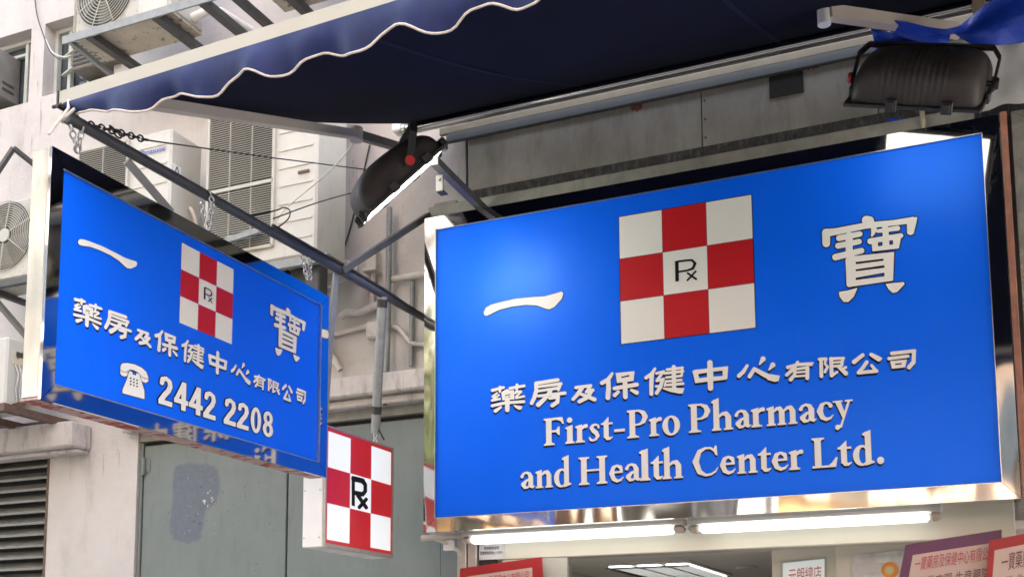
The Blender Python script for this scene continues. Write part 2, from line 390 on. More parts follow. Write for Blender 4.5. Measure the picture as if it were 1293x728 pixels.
def make_glyph(prims, rnd=0.0, grow=0.0, res=110):
    """returns (fill loops, grown loops) in the drawing's own coordinates"""
    xs, ys, D = glyph_field(prims, rnd, rnd+grow+3, res); st = xs[1]-xs[0]
    a = [simplify(l, st*0.12) for l in contours(xs, ys, D, 0.0)]
    b = [simplify(l, st*0.12) for l in contours(xs, ys, D, grow)] if grow > 0 else None
    return a, b
def fill(mb, loops, fn, m):
    """loops: 2-D loops, fn maps (u,v) to a 3-D point"""
    loops = [l for l in loops if len(l) >= 3]
    if not loops: return
    def area(l): return 0.5*sum(l[i-1][0]*l[i][1]-l[i][0]*l[i-1][1] for i in range(len(l)))
    def inside(q, l):
        c = False
        for i in range(len(l)):
            (x0, y0), (x1, y1) = l[i], l[i-1]
            if (y0 > q[1]) != (y1 > q[1]) and q[0] < (x1-x0)*(q[1]-y0)/(y1-y0)+x0: c = not c
        return c
    order = sorted(range(len(loops)), key=lambda i: -abs(area(loops[i])))
    par = {}
    for i in order:
        par[i] = [j for j in order if j != i and abs(area(loops[j])) > abs(area(loops[i])) and inside(loops[i][0], loops[j])]
    for i in order:
        if len(par[i]) % 2: continue
        grp = [loops[i]]+[loops[j] for j in order if len(par[j]) == len(par[i])+1 and i in par[j]]
        tris = tessellate_polygon([[Vector((p[0], p[1], 0)) for p in l] for l in grp])
        flat = [p for l in grp for p in l]
        mb.add([fn(p[0], p[1]) for p in flat], [tuple(t) for t in tris], m)

S = lambda *p: ('S', list(p)); P = lambda *p: ('P', list(p)); H = lambda *p: ('-', list(p))
# Chinese characters, drawn in the pixel frame of a crop of the photograph: (crop x, crop y, zoom), strokes (x, y, width)
CJK = {}
CJK['yi'] = ((600, 355, 10.775), [P((122,425),(150,362),(220,322),(350,287),(550,242),(800,217),(950,207),(1100,167),(1180,140),(1200,165),(1178,240),(1080,348),(1010,380),(950,366),(850,328),(700,318),(500,342),(330,386),(200,450),(155,470),(128,455))])
CJK['bao'] = ((1030, 262, 5.603), [
    S((360,92,66),(382,94,62)), S((78,180,56),(150,170,48),(350,130,44),(560,108,38),(690,90,46)),
    P((648,95),(716,70),(712,100),(690,185),(672,194),(650,185)), S((74,180,58),(75,255,54)),
    S((165,218,42),(313,188,38)), S((158,272,42),(308,242,38)), S((140,352,46),(325,306,40)), S((237,200,50),(238,340,50)),
    S((412,150,40),(408,178,30),(398,202,14)), S((440,168,26),(580,148,36)), S((386,240,42),(603,200,34)), S((492,150,46),(500,240,40)),
    P((398,235),(404,308),(586,288),(602,212)), H((440,248),(472,243),(474,270),(442,276)), H((520,236),(546,231),(549,262),(522,266)),
    P((214,368),(228,352),(552,318),(545,515),(232,560),(222,550)),
    H((283,386),(480,362),(480,377),(283,402)), H((283,438),(487,408),(487,427),(283,452)), H((283,497),(487,461),(487,487),(283,514)),
    P((168,600),(230,590),(292,572),(268,630),(230,666),(198,664),(172,630)), P((498,543),(622,530),(626,542),(575,596),(547,602),(518,577))])
CJK['yao'] = ((612, 476, 11.755), [
    S((118,195,46),(285,152,40)), S((232,148,44),(230,215,36)), S((380,165,42),(590,128,42)), S((485,115,44),(480,180,36)),
    P((255,228),(305,192),(345,178),(375,198),(438,192),(442,325),(268,340)),
    H((308,266),(385,250),(385,263),(308,280)), H((308,299),(382,286),(382,299),(308,311)),
    S((186,238,30),(122,290,34),(190,290,24)), S((218,262,26),(115,345,36)), S((115,345,38),(228,322,34)),
    S((484,200,32),(452,240,26),(530,205,26)), S((548,215,30),(470,288,32)), S((470,308,32),(588,285,36)),
    S((115,425,42),(310,380,42),(585,362,46)), S((340,330,70),(340,485,66)), S((245,445,36),(165,500,52)),
    P((432,415),(560,432),(548,476),(512,480),(460,448))])
CJK['fang'] = ((612, 476, 11.755), [
    S((770,92,54),(1088,40,52)), S((766,95,56),(770,200,60),(742,300,60),(702,385,56)), S((790,143,36),(1135,98,50)), S((800,205,38),(1105,160,44)),
    S((1128,105,50),(1098,185,46)), S((800,280,40),(1195,235,50)), S((975,205,66),(965,235,60)), S((955,245,60),(880,335,62),(800,408,70)),
    S((970,312,44),(1095,290,52),(1082,370,60),(1008,418,60))])
CJK['ji'] = ((715, 460, 9.946), [
    S((125,290,40),(310,265,40)), S((200,295,54),(150,370,52),(90,435,44)), S((305,272,42),(262,340,38)), S((255,348,34),(335,322,46)),
    S((330,322,46),(270,410,52),(168,465,48)), S((188,372,38),(270,402,44),(358,438,52))])
CJK['bao3'] = ((715, 460, 9.946), [
    S((580,115,38),(530,190,52),(452,232,52)), S((530,190,56),(535,290,60),(525,415,62)),
    P((626,110),(860,87),(846,203),(642,230)), H((690,154),(795,130),(795,150),(700,170)),
    S((608,300,48),(888,252,52)), S((740,215,58),(746,405,60)), S((655,345,44),(612,385,50)), S((822,322,36),(888,353,54))])
CJK['jian'] = ((812, 450, 10.775), [
    S((165,165,38),(120,240,52),(42,288,48)), S((123,240,58),(115,380,58),(115,508,54)),
    S((186,230,36),(285,202,32)), S((278,205,38),(198,318,42)), S((190,330,38),(282,306,36)), S((268,318,46),(240,410,52),(188,495,52)),
    S((180,405,34),(250,405,34)), S((420,142,56),(425,430,56)), S((328,178,36),(543,152,34)), S((298,228,36),(545,200,40)), S((535,158,34),(530,255,30)),
    S((318,285,32),(525,262,34)), S((318,338,32),(522,318,36)), S((310,388,34),(545,368,40)), S((310,330,24),(295,400,24)),
    P((275,425),(400,425),(562,432),(540,498),(500,500),(380,478),(275,440))])
CJK['zhong'] = ((812, 450, 10.775), [
    S((912,85,74),(920,428,74)), P((676,202),(704,184),(1158,134),(1146,298),(1128,310),(714,358)),
    H((752,238),(872,218),(872,280),(768,295)), H((955,206),(1085,190),(1085,264),(960,272)), S((912,85,74),(920,428,74))])
CJK['xin'] = ((922, 440, 9.946), [
    S((215,215,38),(168,290,48),(112,342,52)), S((245,350,50),(305,255,48),(420,320,60),(520,370,66)),
    P((500,322),(625,342),(606,405),(562,414),(470,388)), S((415,130,66),(372,198,20)), S((537,205,66),(490,266,20))])
CJK['you'] = ((922, 440, 9.946), [
    S((725,235,46),(850,200,40),(1015,192,42)), P((990,178),(1050,172),(1030,215),(990,215)), S((850,168,34),(800,250,50),(712,330,44)),
    S((815,260,40),(810,330,42),(762,388,50)), S((822,258,30),(970,238,34)), S((972,240,48),(970,370,48)), S((825,300,26),(958,288,26)), S((820,348,26),(960,338,28))])
CJK['gong'] = ((1040, 432, 10.262), [
    S((507,167,50),(395,255,56)), S((618,160,50),(715,215,66)), P((690,195),(760,205),(735,240),(700,240)),
    S((560,258,50),(510,330,48),(455,392,44)), S((452,395,44),(688,372,46)), S((622,300,38),(678,368,46))])
CJK['si'] = ((1040, 432, 10.262), [
    S((885,145,48),(1180,112,44)), S((1172,118,52),(1165,260,54),(1108,322,56)), S((848,212,44),(1095,180,40)),
    P((866,248),(1078,226),(1056,322),(888,340)), H((924,278),(1012,268),(1012,286),(928,295))])
_k = 10.262/9.946
def _ef(x, y, w_): return ((922+x/9.946-1040)*10.262, (440+y/9.946-432)*10.262, w_*_k)
CJK['xian'] = ((1040, 432, 10.262), [
    S(_ef(1142,135,46), _ef(1147,345,48)), S(_ef(1120,135,38), _ef(1205,128,36), _ef(1190,190,26), _ef(1225,230,36), _ef(1192,292,36)),
    S((98,215,50),(105,430,50)), S((90,215,38),(262,205,36)), S((250,210,42),(235,300,38)), S((125,263,26),(235,253,28)), S((115,312,34),(238,300,34)),
    S((105,432,44),(178,385,30)), S((190,312,42),(290,402,58)), S((290,325,36),(230,355,26))])
# Latin letters: baseline 0, capitals 100 tall
LAT = {
 'F': [P(*rect(8,0,27,100)), P(*rect(0,0,38,5)), P((5,5),(8,12),(27,12),(32,5)), P((0,100),(0,95),(8,91),(27,91),(45,93),(60,87),(67,75),(71,76),(66,100)), P(*rect(20,47,50,54)), P((44,54),(52,66),(56,66),(56,35),(52,35),(44,47))],
 'i': [P(*rect(6,0,25,60)), P((0,60),(0,55),(7,52),(25,52),(25,67)), P(*rect(0,0,32,5)), P((3,5),(6,10),(25,10),(29,5)), S((15,86,20))],
 'r': [P(*rect(6,0,25,58)), P((0,60),(0,55),(7,52),(25,52),(25,66)), P(*rect(0,0,36,5)), P((3,5),(6,10),(25,10),(31,5)), S((24,50,8),(33,58,12),(41,59,15))],
 's': [S((38,49,8),(36,57,8),(26,61,7),(16,58,10),(11,49,14),(18,39,16),(29,30,16),(34,19,15),(28,7,9),(17,3,7),(8,6,9),(4,14,7))],
 't': [P(*rect(10,10,28,62)), P((0,58),(28,84),(28,58)), P(*rect(0,57,43,63)), S((19,16,18),(23,7,14),(32,5,10),(42,10,4))],
 '-': [P(*rect(0,27,34,36))],
 'P': [P(*rect(8,0,27,100)), P(*rect(0,0,40,5)), P((5,5),(8,11),(27,11),(34,5)), P((0,100),(0,95),(8,91),(27,91),(27,100)), S((22,97,6),(42,96,8),(57,87,15),(63,72,19),(57,56,15),(43,47,8),(27,46,6))],
 'o': [P(*ell(33,32,33,35)), H(*ell(33,32,12.5,28,40,0.06))],
 'h': [P(*rect(6,0,25,108)), P((0,103),(0,98),(7,95),(25,95),(25,113)), P(*rect(0,0,31,5)), P((3,5),(6,10),(25,10),(28,5)), S((25,48,8),(37,57,11),(50,56,16),(57,44,19)), P(*rect(47.5,0,66.5,46)), P(*rect(41,0,73,5))],
 'a': [S((7,47,13),(13,57,9),(25,61,8),(37,55,14),(42,43,18)), P(*rect(33,12,51,46)), S((42,12,18),(49,5,9),(57,9,4)), S((42,37,7),(24,30,10),(12,17,18),(18,6,12),(29,5,8),(40,14,6))],
 'm': [P(*rect(6,0,25,58)), P((0,60),(0,55),(7,52),(25,52),(25,66)), P(*rect(0,0,31,5)), S((25,48,8),(37,57,11),(47,56,15),(53,44,19)), P(*rect(43.5,0,62.5,46)), P(*rect(38,0,68,5)),
       S((62,48,8),(74,57,11),(85,56,15),(91,44,19)), P(*rect(81.5,0,100.5,46)), P(*rect(76,0,107,5))],
 'n': [P(*rect(6,0,25,58)), P((0,60),(0,55),(7,52),(25,52),(25,66)), P(*rect(0,0,31,5)), S((25,48,8),(37,57,11),(49,56,16),(55,44,19)), P(*rect(45.5,0,64.5,46)), P(*rect(40,0,71,5))],
 'c': [S((46,50,14),(41,58,9),(29,61,7),(17,54,14),(10,34,20),(17,14,16),(30,5,11),(44,8,8),(54,18,3))],
 'y': [P((8,62),(28,62),(46,16),(37,0)), P((57,62),(66,62),(40,0),(30,-26),(23,-24),(34,2)), S((14,-25,18),(26,-22,10)), P(*rect(0,59,36,64)), P(*rect(46,59,75,64))],
 'd': [P(*ell(30,31,30,34)), H(*ell(33,31,13,27)), P(*rect(42,4,61,108)), P((34,103),(34,98),(43,95),(61,95),(61,113)), P((42,14),(42,-3),(61,2),(71,5),(71,9),(61,12))],
 'H': [P(*rect(8,0,27,100)), P(*rect(0,0,36,5)), P(*rect(0,95,36,100)), P(*rect(72,0,91,100)), P(*rect(63,0,99,5)), P(*rect(63,95,99,100)), P(*rect(27,48,72,54)), P((4,5),(8,10),(27,10),(32,5)), P((67,5),(72,10),(91,10),(95,5)), P((4,95),(8,90),(27,90),(32,95)), P((67,95),(72,90),(91,90),(95,95))],
 'e': [S((12,36,7),(50,37,8)), S((49,38,9),(45,53,14),(31,61,8),(17,54,14),(10,33,19),(17,14,16),(31,5,11),(45,8,8),(55,18,3))],
 'l': [P(*rect(6,0,25,108)), P((0,103),(0,98),(7,95),(25,95),(25,113)), P(*rect(0,0,32,5)), P((3,5),(6,10),(25,10),(29,5))],
 'C': [S((82,72,4),(77,86,8),(63,97,7),(45,97,8),(25,86,15),(12,52,21),(24,16,17),(46,3,9),(64,5,8),(79,14,6),(87,27,3)), P((74,92),(80,103),(84,103),(86,70),(82,70),(76,84))],
 'L': [P(*rect(8,0,27,100)), P(*rect(0,95,38,100)), P(*rect(0,0,70,6)), P((4,95),(8,90),(27,90),(33,95)), P((27,6),(50,6),(60,14),(73,32),(77,31),(71,0),(27,0))],
 '.': [S((12,10,24))],
}
DIG = {
 '2': [S((10,72,15),(13,86,16),(25,92,15),(38,85,16),(41,69,17),(35,52,17),(21,33,17),(9,12,17)), P(*rect(1,0,49,15))],
 '4': [P(*rect(28,0,44,100)), P((30,100),(44,100),(15,36),(0,36),(0,30)), P(*rect(0,22,53,37))],
 '0': [P(*ell(25,50,25,51)), H(*ell(25,50,8.5,36))],
 '8': [P(*ell(25,74,23,27)), P(*ell(25,28,25.5,29)), H(*ell(25,74,7.5,13)), H(*ell(25,28,8.5,15))],
}
PHONE_CROP = (145, 450, 7.664)
PHONE = [P((55,130),(58,85),(75,66),(120,62),(190,75),(260,108),(305,150),(322,200),(322,235),(300,252),(270,240),(250,215),(245,175),(215,150),(175,130),(140,128),(128,145),(122,182),(95,190),(65,180),(53,160)),
         P((140,140),(168,148),(170,172),(208,184),(208,160),(240,172),(250,220),(285,330),(285,408),(75,350),(78,315),(120,215)),
         H((176,136),(202,144),(203,172),(176,164))]

# ================================================================= ground and street
YW = 6.05                                           # plane of the building's street front
g = MB(); g.quad((-400,-400,0),(400,-400,0),(400,400,0),(-400,400,0)); tag(g.build('road', M_asph), kind='structure')
g = MB(); g.cbox((-40,2.6,0.004),(40,6.6,0.13),0.015); tag(g.build('pavement', M_pave), kind='structure')
g = MB(); g.cbox((-40,-10,0.004),(40,-6.4,0.13),0.015); tag(g.build('pavement', M_pave), kind='structure')

# ================================================================= the building behind the signs
def wall_holes(mb, x0, x1, z0, z1, y, t, holes, m=0):
    xs = sorted({x0, x1, *[h[0] for h in holes], *[h[1] for h in holes]}); zs = sorted({z0, z1, *[h[2] for h in holes], *[h[3] for h in holes]})
    xs = [x for x in xs if x0 <= x <= x1]; zs = [z for z in zs if z0 <= z <= z1]
    hole = lambda x, z: any(h[0] < x < h[1] and h[2] < z < h[3] for h in holes)
    for i in range(len(xs)-1):
        for j in range(len(zs)-1):
            if hole((xs[i]+xs[i+1])/2, (zs[j]+zs[j+1])/2): continue
            mb.quad((xs[i],y,zs[j]),(xs[i+1],y,zs[j]),(xs[i+1],y,zs[j+1]),(xs[i],y,zs[j+1]), m)
    for a, b, c, d in holes:
        mb.quad((a,y,c),(a,y+t,c),(a,y+t,d),(a,y,d), m); mb.quad((b,y,c),(b,y,d),(b,y+t,d),(b,y+t,c), m)
        mb.quad((a,y,d),(b,y,d),(b,y+t,d),(a,y+t,d), m); mb.quad((a,y,c),(a,y+t,c),(b,y+t,c),(b,y,c), m)
W1 = (-7.55, -6.645, 5.915, 6.52); W2 = (-6.507, -5.80, 5.93, 6.522)
LV = (-7.6, -6.268, 0.9, 3.135); DR = (-5.445, -2.95, 0.13, 3.30); SH = (-2.80, 0.2, 0.13, 2.22)
bld = thing('apartment_building', 'pink painted old building with grey ground floor doors behind the signs', 'building', (-5, YW, 0))
m = MB(); wall_holes(m, -14, 5, 0.13, 15, YW, 0.16, [W1, W2, LV, DR, SH]); m.build('wall', M_wall, bld)
m = MB(); m.box((-14,6.34,3.5),(5,17,15)); m.box((-14,6.34,0.13),(-5.5,17,3.5)); m.box((0.5,6.34,0.13),(5,17,3.5)); m.box((-14,YW+0.001,15),(5,17,15.2)); m.build('rear_block', M_wall, bld)  # unseen rear mass and roof, added to keep the sun off the front
# first-floor ledge over the grey doors
za = pY(475, 470.5, 5.9)[2]; zb = pY(475, 496, 5.9)[2]
m = MB(); m.cbox((-5.52,5.9,zb),(-2.97,YW-0.002,za),0.012)
m.cbox((-5.52,5.96,zb-0.055),(-2.97,YW-0.002,zb-0.003),0.01)
m.build('ledge', M_ledge, bld)
m = MB(); m.box((-5.44,YW+0.012,3.16),(-2.955,YW+0.05,3.298)); m.build('door_header', M_conc, bld)
# sill slab and louvred vent at the far left
s0 = pY(90, 530, 5.85); s1 = pY(88, 562, 5.85)
m = MB(); m.cbox((-8.2,5.85,s1[2]),(s0[0],YW-0.002,s0[2]),0.012); m.cbox((-8.2,5.93,s1[2]-0.03),(s0[0]-0.02,YW-0.002,s1[2]-0.002),0.006); m.build('sill', M_ledge, bld)
lv = MB(); lv.box((LV[0],YW+0.13,LV[2]),(LV[1],YW+0.15,LV[3])); lvo = lv.build('louvre_vent', M_dim, bld)
m = MB()
z = LV[3]-0.02
while z > 2.0:
    m.add([(LV[0],YW+0.03,z-0.062),(LV[1]-0.01,YW+0.03,z-0.062),(LV[1]-0.01,YW+0.105,z),(LV[0],YW+0.105,z),
           (LV[0],YW+0.035,z-0.066),(LV[1]-0.01,YW+0.035,z-0.066),(LV[1]-0.01,YW+0.11,z-0.004),(LV[0],YW+0.11,z-0.004)],
          [(0,1,2,3),(7,6,5,4),(0,4,5,1)])
    m.box((LV[0],YW+0.026,z-0.066),(LV[1]-0.01,YW+0.034,z-0.048))
    z -= 0.083
m.build('slat', mat('old_louvre_paint', (0.17,0.165,0.15), 0.5, var=0.15, vscale=10, dirt=0.6, dirtcol=(0.07,0.065,0.06), dscale=(4,4,12)), lvo)
m = MB(); m.cbox((LV[1]-0.012,YW-0.004,LV[2]),(LV[1]+0.012,YW+0.12,LV[3]),0.003); m.cbox((LV[0],YW-0.004,LV[3]-0.012),(LV[1]+0.012,YW+0.12,LV[3]+0.006),0.003); m.build('frame', M_rust, lvo)
# the two windows with their opened louvres
def window(hx, mull, tops, seedx):
    x0, x1, z0, z1 = hx; y = YW+0.10
    m = MB(); m.box((x0,y+0.055,z0),(x1,y+0.07,z1)); wd = m.build('window', M_glass, bld)
    m = MB(); t = 0.035
    m.cbox((x0+.001,y,z0+.001),(x0+t,y+0.05,z1-.001),0.004); m.cbox((x1-t,y,z0+.001),(x1-.001,y+0.05,z1-.001),0.004)
    m.cbox((x0+t,y,z1-t),(x1-t,y+0.05,z1-.001),0.004); m.cbox((x0+t,y,z0+.001),(x1-t,y+0.05,z0+t),0.004)
    for q in mull: m.cbox((q-0.016,y+0.004,z0+t),(q+0.016,y+0.046,z1-t),0.004)
    for a, b, zz in tops: m.cbox((a,y+0.006,zz-0.012),(b,y+0.044,zz+0.012),0.003)
    m.build('frame', M_winfr, wd)
    return wd
wa = window(W1, (-6.80,-7.2), [(-7.5,-6.8,6.40)], 1)
wb = window(W2, (-6.40+0.05,-5.98,-6.15), [(-6.34,-5.83,6.42)], 2)
for zz in (6.40, 6.27, 6.13):                        # tilted-open glass louvres of the second window
    m = MB(); m.add([(-6.42,YW+0.10,zz),(-6.20,YW+0.02,zz-0.0),(-6.20,YW+0.02,zz+0.012),(-6.42,YW+0.10,zz+0.012),(-6.42,YW+0.13,zz),(-6.19,YW+0.05,zz),(-6.19,YW+0.05,zz+0.012),(-6.42,YW+0.13,zz+0.012)],[(0,1,2,3),(4,7,6,5),(0,4,5,1),(3,2,6,7),(1,5,6,2)])
    m.build('louvre_pane', M_winfr, wb)
# grey-green double doors under the ledge
dr = thing('metal_door', 'tall grey green metal double door with a blue grey touched up patch, under the hanging sign', 'door', (-4.2, YW+0.03, 0.13))
hx = pY(180, 650, YW+0.03)[0]; sx = pY(362, 650, YW+0.03)[0]; ex = pY(556, 690, YW+0.03)[0]
m = MB(); m.cbox((DR[0]+.002,YW+0.02,0.14),(hx-0.006,YW+0.07,3.155),0.004); m.cbox((ex+0.006,YW+0.02,0.14),(DR[1]-.002,YW+0.07,3.155),0.004); m.build('frame', M_door, dr)
leaf1 = MB().cbox((hx,YW+0.03,0.14),(sx-0.005,YW+0.07,3.13),0.004).build('door_leaf', M_door, dr)
MB().cbox((sx+0.005,YW+0.034,0.14),(ex,YW+0.07,3.13),0.004).build('door_leaf', M_door, dr)
MB().box((DR[0]+.003,YW+0.075,0.14),(DR[1]-.003,YW+0.085,3.16)).build('backing', M_dim, dr)
h = pY(183, 589, YW+0.03)
m = MB(); m.tube([h-V(0,0.012,0.06), h+V(0,-0.012,0.06)], 0.016, 10); m.cbox((h[0]-0.05,h[1]-0.006,h[2]-0.035),(h[0]+0.05,h[1]-0.001,h[2]+0.05),0.002); m.build('hinge', M_door, leaf1)
pts = [(224,592),(242,588),(260,590),(272,594),(272,618),(270,632),(256,640),(252,660),(249,676),(236,682),(222,676),(218,668),(221,640)]
xs_, ys_, D_ = glyph_field([P(*pts)], 3, 10, 110)
XX, YY = np.meshgrid(xs_, ys_); Dp = D_+0.9*np.sin(XX*0.23+1)*np.cos(YY*0.17)+0.5*np.sin(XX*0.6+YY*0.45)
mb = MB()
for lev, mi_, oo in ((2.6,2,0.0293),(1.3,1,0.0288),(0.0,0,0.0283)): fill(mb, [simplify(l, 0.1) for l in contours(xs_, ys_, Dp, lev)], lambda u, v: pY(u, v, YW+oo), mi_)
mb.build('painted_patch', [M_patch, M_pt2, M_pt1], leaf1)
mb = MB(); rr = random.Random(4)
for k in range(34):
    u, v = (262+rr.gauss(0,5), 634+rr.gauss(0,9)) if k < 16 else (rr.uniform(232,276), rr.uniform(598,682))
    q = rr.uniform(0.3,1.2)*(1.6 if k < 9 else 0.42)
    fill(mb, [[(u+q*math.cos(t)*rr.uniform(.6,1.2), v+q*1.4*math.sin(t)*rr.uniform(.6,1.2)) for t in np.linspace(0, 5.6, 7)]], lambda a, b: pY(a, b, YW+0.0272), 0)
mb.build('chipped_paint', M_patchw, leaf1)
mb = MB()
for k in range(46):
    u, v = (rr.uniform(240,262), rr.uniform(612,662)) if k < 10 else (rr.uniform(190,358), rr.uniform(585,735)); q = rr.uniform(.25,.8)
    fill(mb, [[(u+q*(1+1.5*(k<10))*math.cos(t)*rr.uniform(.5,1.2), v+q*1.8*math.sin(t)*rr.uniform(.5,1.2)) for t in np.linspace(0, 5.6, 7)]], lambda a, b: pY(a, b, YW+0.0265), 0)
mb.build('scuff_mark', mat('dark_door_scuffs', (0.07,0.08,0.08), 0.7), leaf1)

# ================================================================= pharmacy shopfront on the right
shop = thing('shopfront', 'pharmacy shopfront with cream fascia and dirty grey metal cladding above the big sign', 'shopfront', (-1.4, YW, 0))
xl = pY(591, 200, 5.99)[0]; zt = 5.1; zbm = pY(640,232,5.985)[2]
seam = [xl, pY(886, 150, 5.99)[0], pY(1108,110,5.99)[0], 1.4]
for a, b in zip(seam[:-1], seam[1:]):
    MB().cbox((a+0.003,5.99,zbm),(b-0.003,YW-0.003,zt),0.003).build('cladding_panel', M_clad, shop)
for x_ in seam[1:3]:
    for z_ in (4.55,4.66,4.77): m = MB(); m.tube([(x_+0.02,5.992,z_),(x_+0.02,5.983,z_)], 0.006, 8); m.build('rivet', M_dark, shop)
m = MB(); a = pY(972,125,5.985); b = pY(1014,93,5.985); m.box((a[0],5.982,a[2]),(b[0],5.988,b[2]+0.03)); m.build('vent_hole', mat('vent_shade_plate', (0.02,0.019,0.017), 0.9, var=0.5, vscale=60), shop)  # flat dark plate; the shade inside the vent hole is put into its colour
# flaked red paint showing under the channel
for cx, cy, rx, ry in ((803,131,9,9),(772,136,4,3),(837,122,5,3),(1010,84,26,4),(940,100,7,2)):
    xs_, ys_, D_ = glyph_field([P(*ell(cx, cy, rx, ry, 26))], 0, 4, 60); XX, YY = np.meshgrid(xs_, ys_)
    m = MB(); fill(m, [simplify(l, 0.1) for l in contours(xs_, ys_, D_ + 0.9*np.sin(XX*1.1)+0.7*np.cos(YY*1.5+XX), 0)], lambda u, v: pY(u, v, 5.9865), 0)
    m.build('flaked_red_paint', mat('flaked_red_paint', (0.20,0.065,0.045), 0.8, var=0.3, vscale=40), shop)
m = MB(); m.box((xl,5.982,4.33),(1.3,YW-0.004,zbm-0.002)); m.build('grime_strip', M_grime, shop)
zc0 = pY(640,149,5.9)[2]; zc1 = pY(640,160,5.9)[2]
m = MB(); m.cbox((-3.0,5.955,zc1+0.01),(2.5,5.986,zc0+0.012),0.004); m.build('wall_channel', mat('dull_grey_channel', (0.065,0.068,0.068), 0.6, var=0.15, vscale=8), shop)
m = MB(); m.cbox((-3.05,5.96,zc0+0.013),(2.5,5.986,zc0+0.06),0.004); m.build('mounting_plate', mat('drab_mounting_plate', (0.15,0.135,0.105), 0.7, var=0.15, vscale=8), shop)
# concrete beam the big sign hangs from
z0 = pY(640,257,5.75)[2]; z1 = pY(640,243,5.75)[2]
bx0 = pY(540,272,5.75)[0]
m = MB(); m.cbox((bx0,5.75,z0),(0.02,5.98,z1),0.006); m.cbox((bx0+0.02,5.79,z1-0.002),(xl+0.02,5.98,z1+0.035),0.006); m.build('cement_beam', M_conc, shop)
# cream fascia, side post, inner ceiling and walls
zf = pY(850,696,5.93)[2]
m = MB(); m.cbox((-2.66,5.93,zf),(0.098,5.985,2.44),0.004); m.build('fascia', M_cream, shop)
a = pY(577,700,5.9)[0]; b = pY(601,700,5.9)[0]
m = MB(); m.cbox((a,5.9,0.14),((a+b)/2-0.003,5.975,2.36),0.004); m.cbox(((a+b)/2+0.003,5.905,0.14),(b,5.975,2.36),0.004); m.build('side_post', M_boxtrim, shop)
m = MB(); m.box((b+0.002,5.94,0.14),(-2.662,5.97,2.30)); m.build('rubber_seal', M_black, shop)
m = MB(); m.box((-2.79,5.987,2.25),(0.19,9.8,2.29)); m.build('ceiling', M_ceil, shop)
m = MB(); m.box((-2.80,9.75,0.13),(0.2,9.8,2.249)); m.box((-2.795,6.3,0.13),(-2.745,9.75,2.249)); m.box((0.15,6.3,0.13),(0.195,9.75,2.249)); m.box((-2.8,6.3,0.131),(0.2,9.8,0.14)); m.build('inner_wall', M_inwall, shop)
m = MB(); q = [pZ(757,712,2.246), pZ(835,712,2.246)]
m.box((q[0][0],q[0][1]-0.0,2.235),(q[0][0]+0.6,q[0][1]+1.2,2.249)); cl = m.build('ceiling_light', M_fixt, shop)
m = MB()
for k in range(3): m.box((q[0][0]+.05+k*0.19,q[0][1]+0.04,2.228),(q[0][0]+.19+k*0.19,q[0][1]+1.16,2.234))
m.build('lit_louvre', M_lumin, cl)
m = MB()
for k in range(24): m.box((q[0][0]+.02,q[0][1]+0.06+k*0.047,2.216),(q[0][0]+.58,q[0][1]+0.066+k*0.047,2.2275))
m.build('reflector_blade', M_chrome, cl)
m = MB(); sp = pZ(943,715,2.248); m.tube([sp, sp-V(0,0,0.014)], 0.075, 24); m.build('downlight', M_fixt, shop)
# display wall with lit sign and posters inside, on the right
a = pY(974,700,6.45); b = pY(1056,690,6.45)
m = MB(); m.cbox((a[0],6.45,0.2),(b[0]-0.002,6.7,2.247),0.004); m.cbox((b[0],6.38,0.2),(0.149,6.7,2.247),0.004); m.build('display_cabinet', M_cream, shop)
a = pY(660,704,6.8); b = pY(718,704,6.8)
m = MB(); m.cbox((-2.74,6.8,0.2),(a[0]-0.1,6.84,2.245),0.004); m.cbox((b[0]-0.02,6.78,0.2),(b[0]+0.01,6.84,2.245),0.004); m.box((a[0]-0.08,6.82,0.2),(b[0]-0.03,6.84,2.2)); m.build('door_partition', M_inwall, shop)
m = MB(); m.cbox((-2.62,5.935,2.06),(pY(716,720,5.94)[0],5.965,zf-0.002),0.003); m.build('lower_rail', M_inwall, shop)

# ================================================================= sign lettering
Y2 = 5.60                                            # face plane of the big sign
X1 = -3.10                                           # face plane of the hanging sign
GL = {}
def norm_loops(loops, grown, fn=None):
    L_ = [[fn(*p) for p in l] for l in loops] if fn else loops
    G_ = None if grown is None else ([[fn(*p) for p in l] for l in grown] if fn else grown)
    A = np.array([p for l in L_ for p in l]); lo, hi = A.min(0), A.max(0); sz = hi-lo
    nn = lambda ls: [[((p[0]-lo[0])/sz[0], (p[1]-lo[1])/sz[1]) for p in l] for l in ls]
    return dict(fill=nn(L_), grown=None if G_ is None else nn(G_), box=(lo[0], hi[0], lo[1], hi[1]))
def crop_to_plane(c):
    cx, cy, s = c
    def f(u, v):
        q = pY(cx+u/s, cy+v/s, Y2); return (q[0], q[2])
    return f
for k_, (c_, pr) in CJK.items():
    a_, b_ = make_glyph(pr, 3.0, 8.0 if k_ in ('yi', 'bao') else 0.0, 170 if k_ == 'bao' else 130)
    GL[k_] = norm_loops(a_, b_, crop_to_plane(c_))
LG = {k_: make_glyph(pr, 0.6, 0.0, 90)[0] for k_, pr in LAT.items()}
for k_, pr in DIG.items(): GL['d'+k_] = norm_loops(*make_glyph(pr, 1.2, 3.6, 110))
def put(mb, g_, box, fn, m, key='fill', off=(0,0)):
    a0, a1, z0_, z1_ = box
    loops = [[(a0+(a1-a0)*p[0]+off[0], z0_+(z1_-z0_)*p[1]+off[1]) for p in l] for l in g_[key]]
    fill(mb, loops, fn, m)
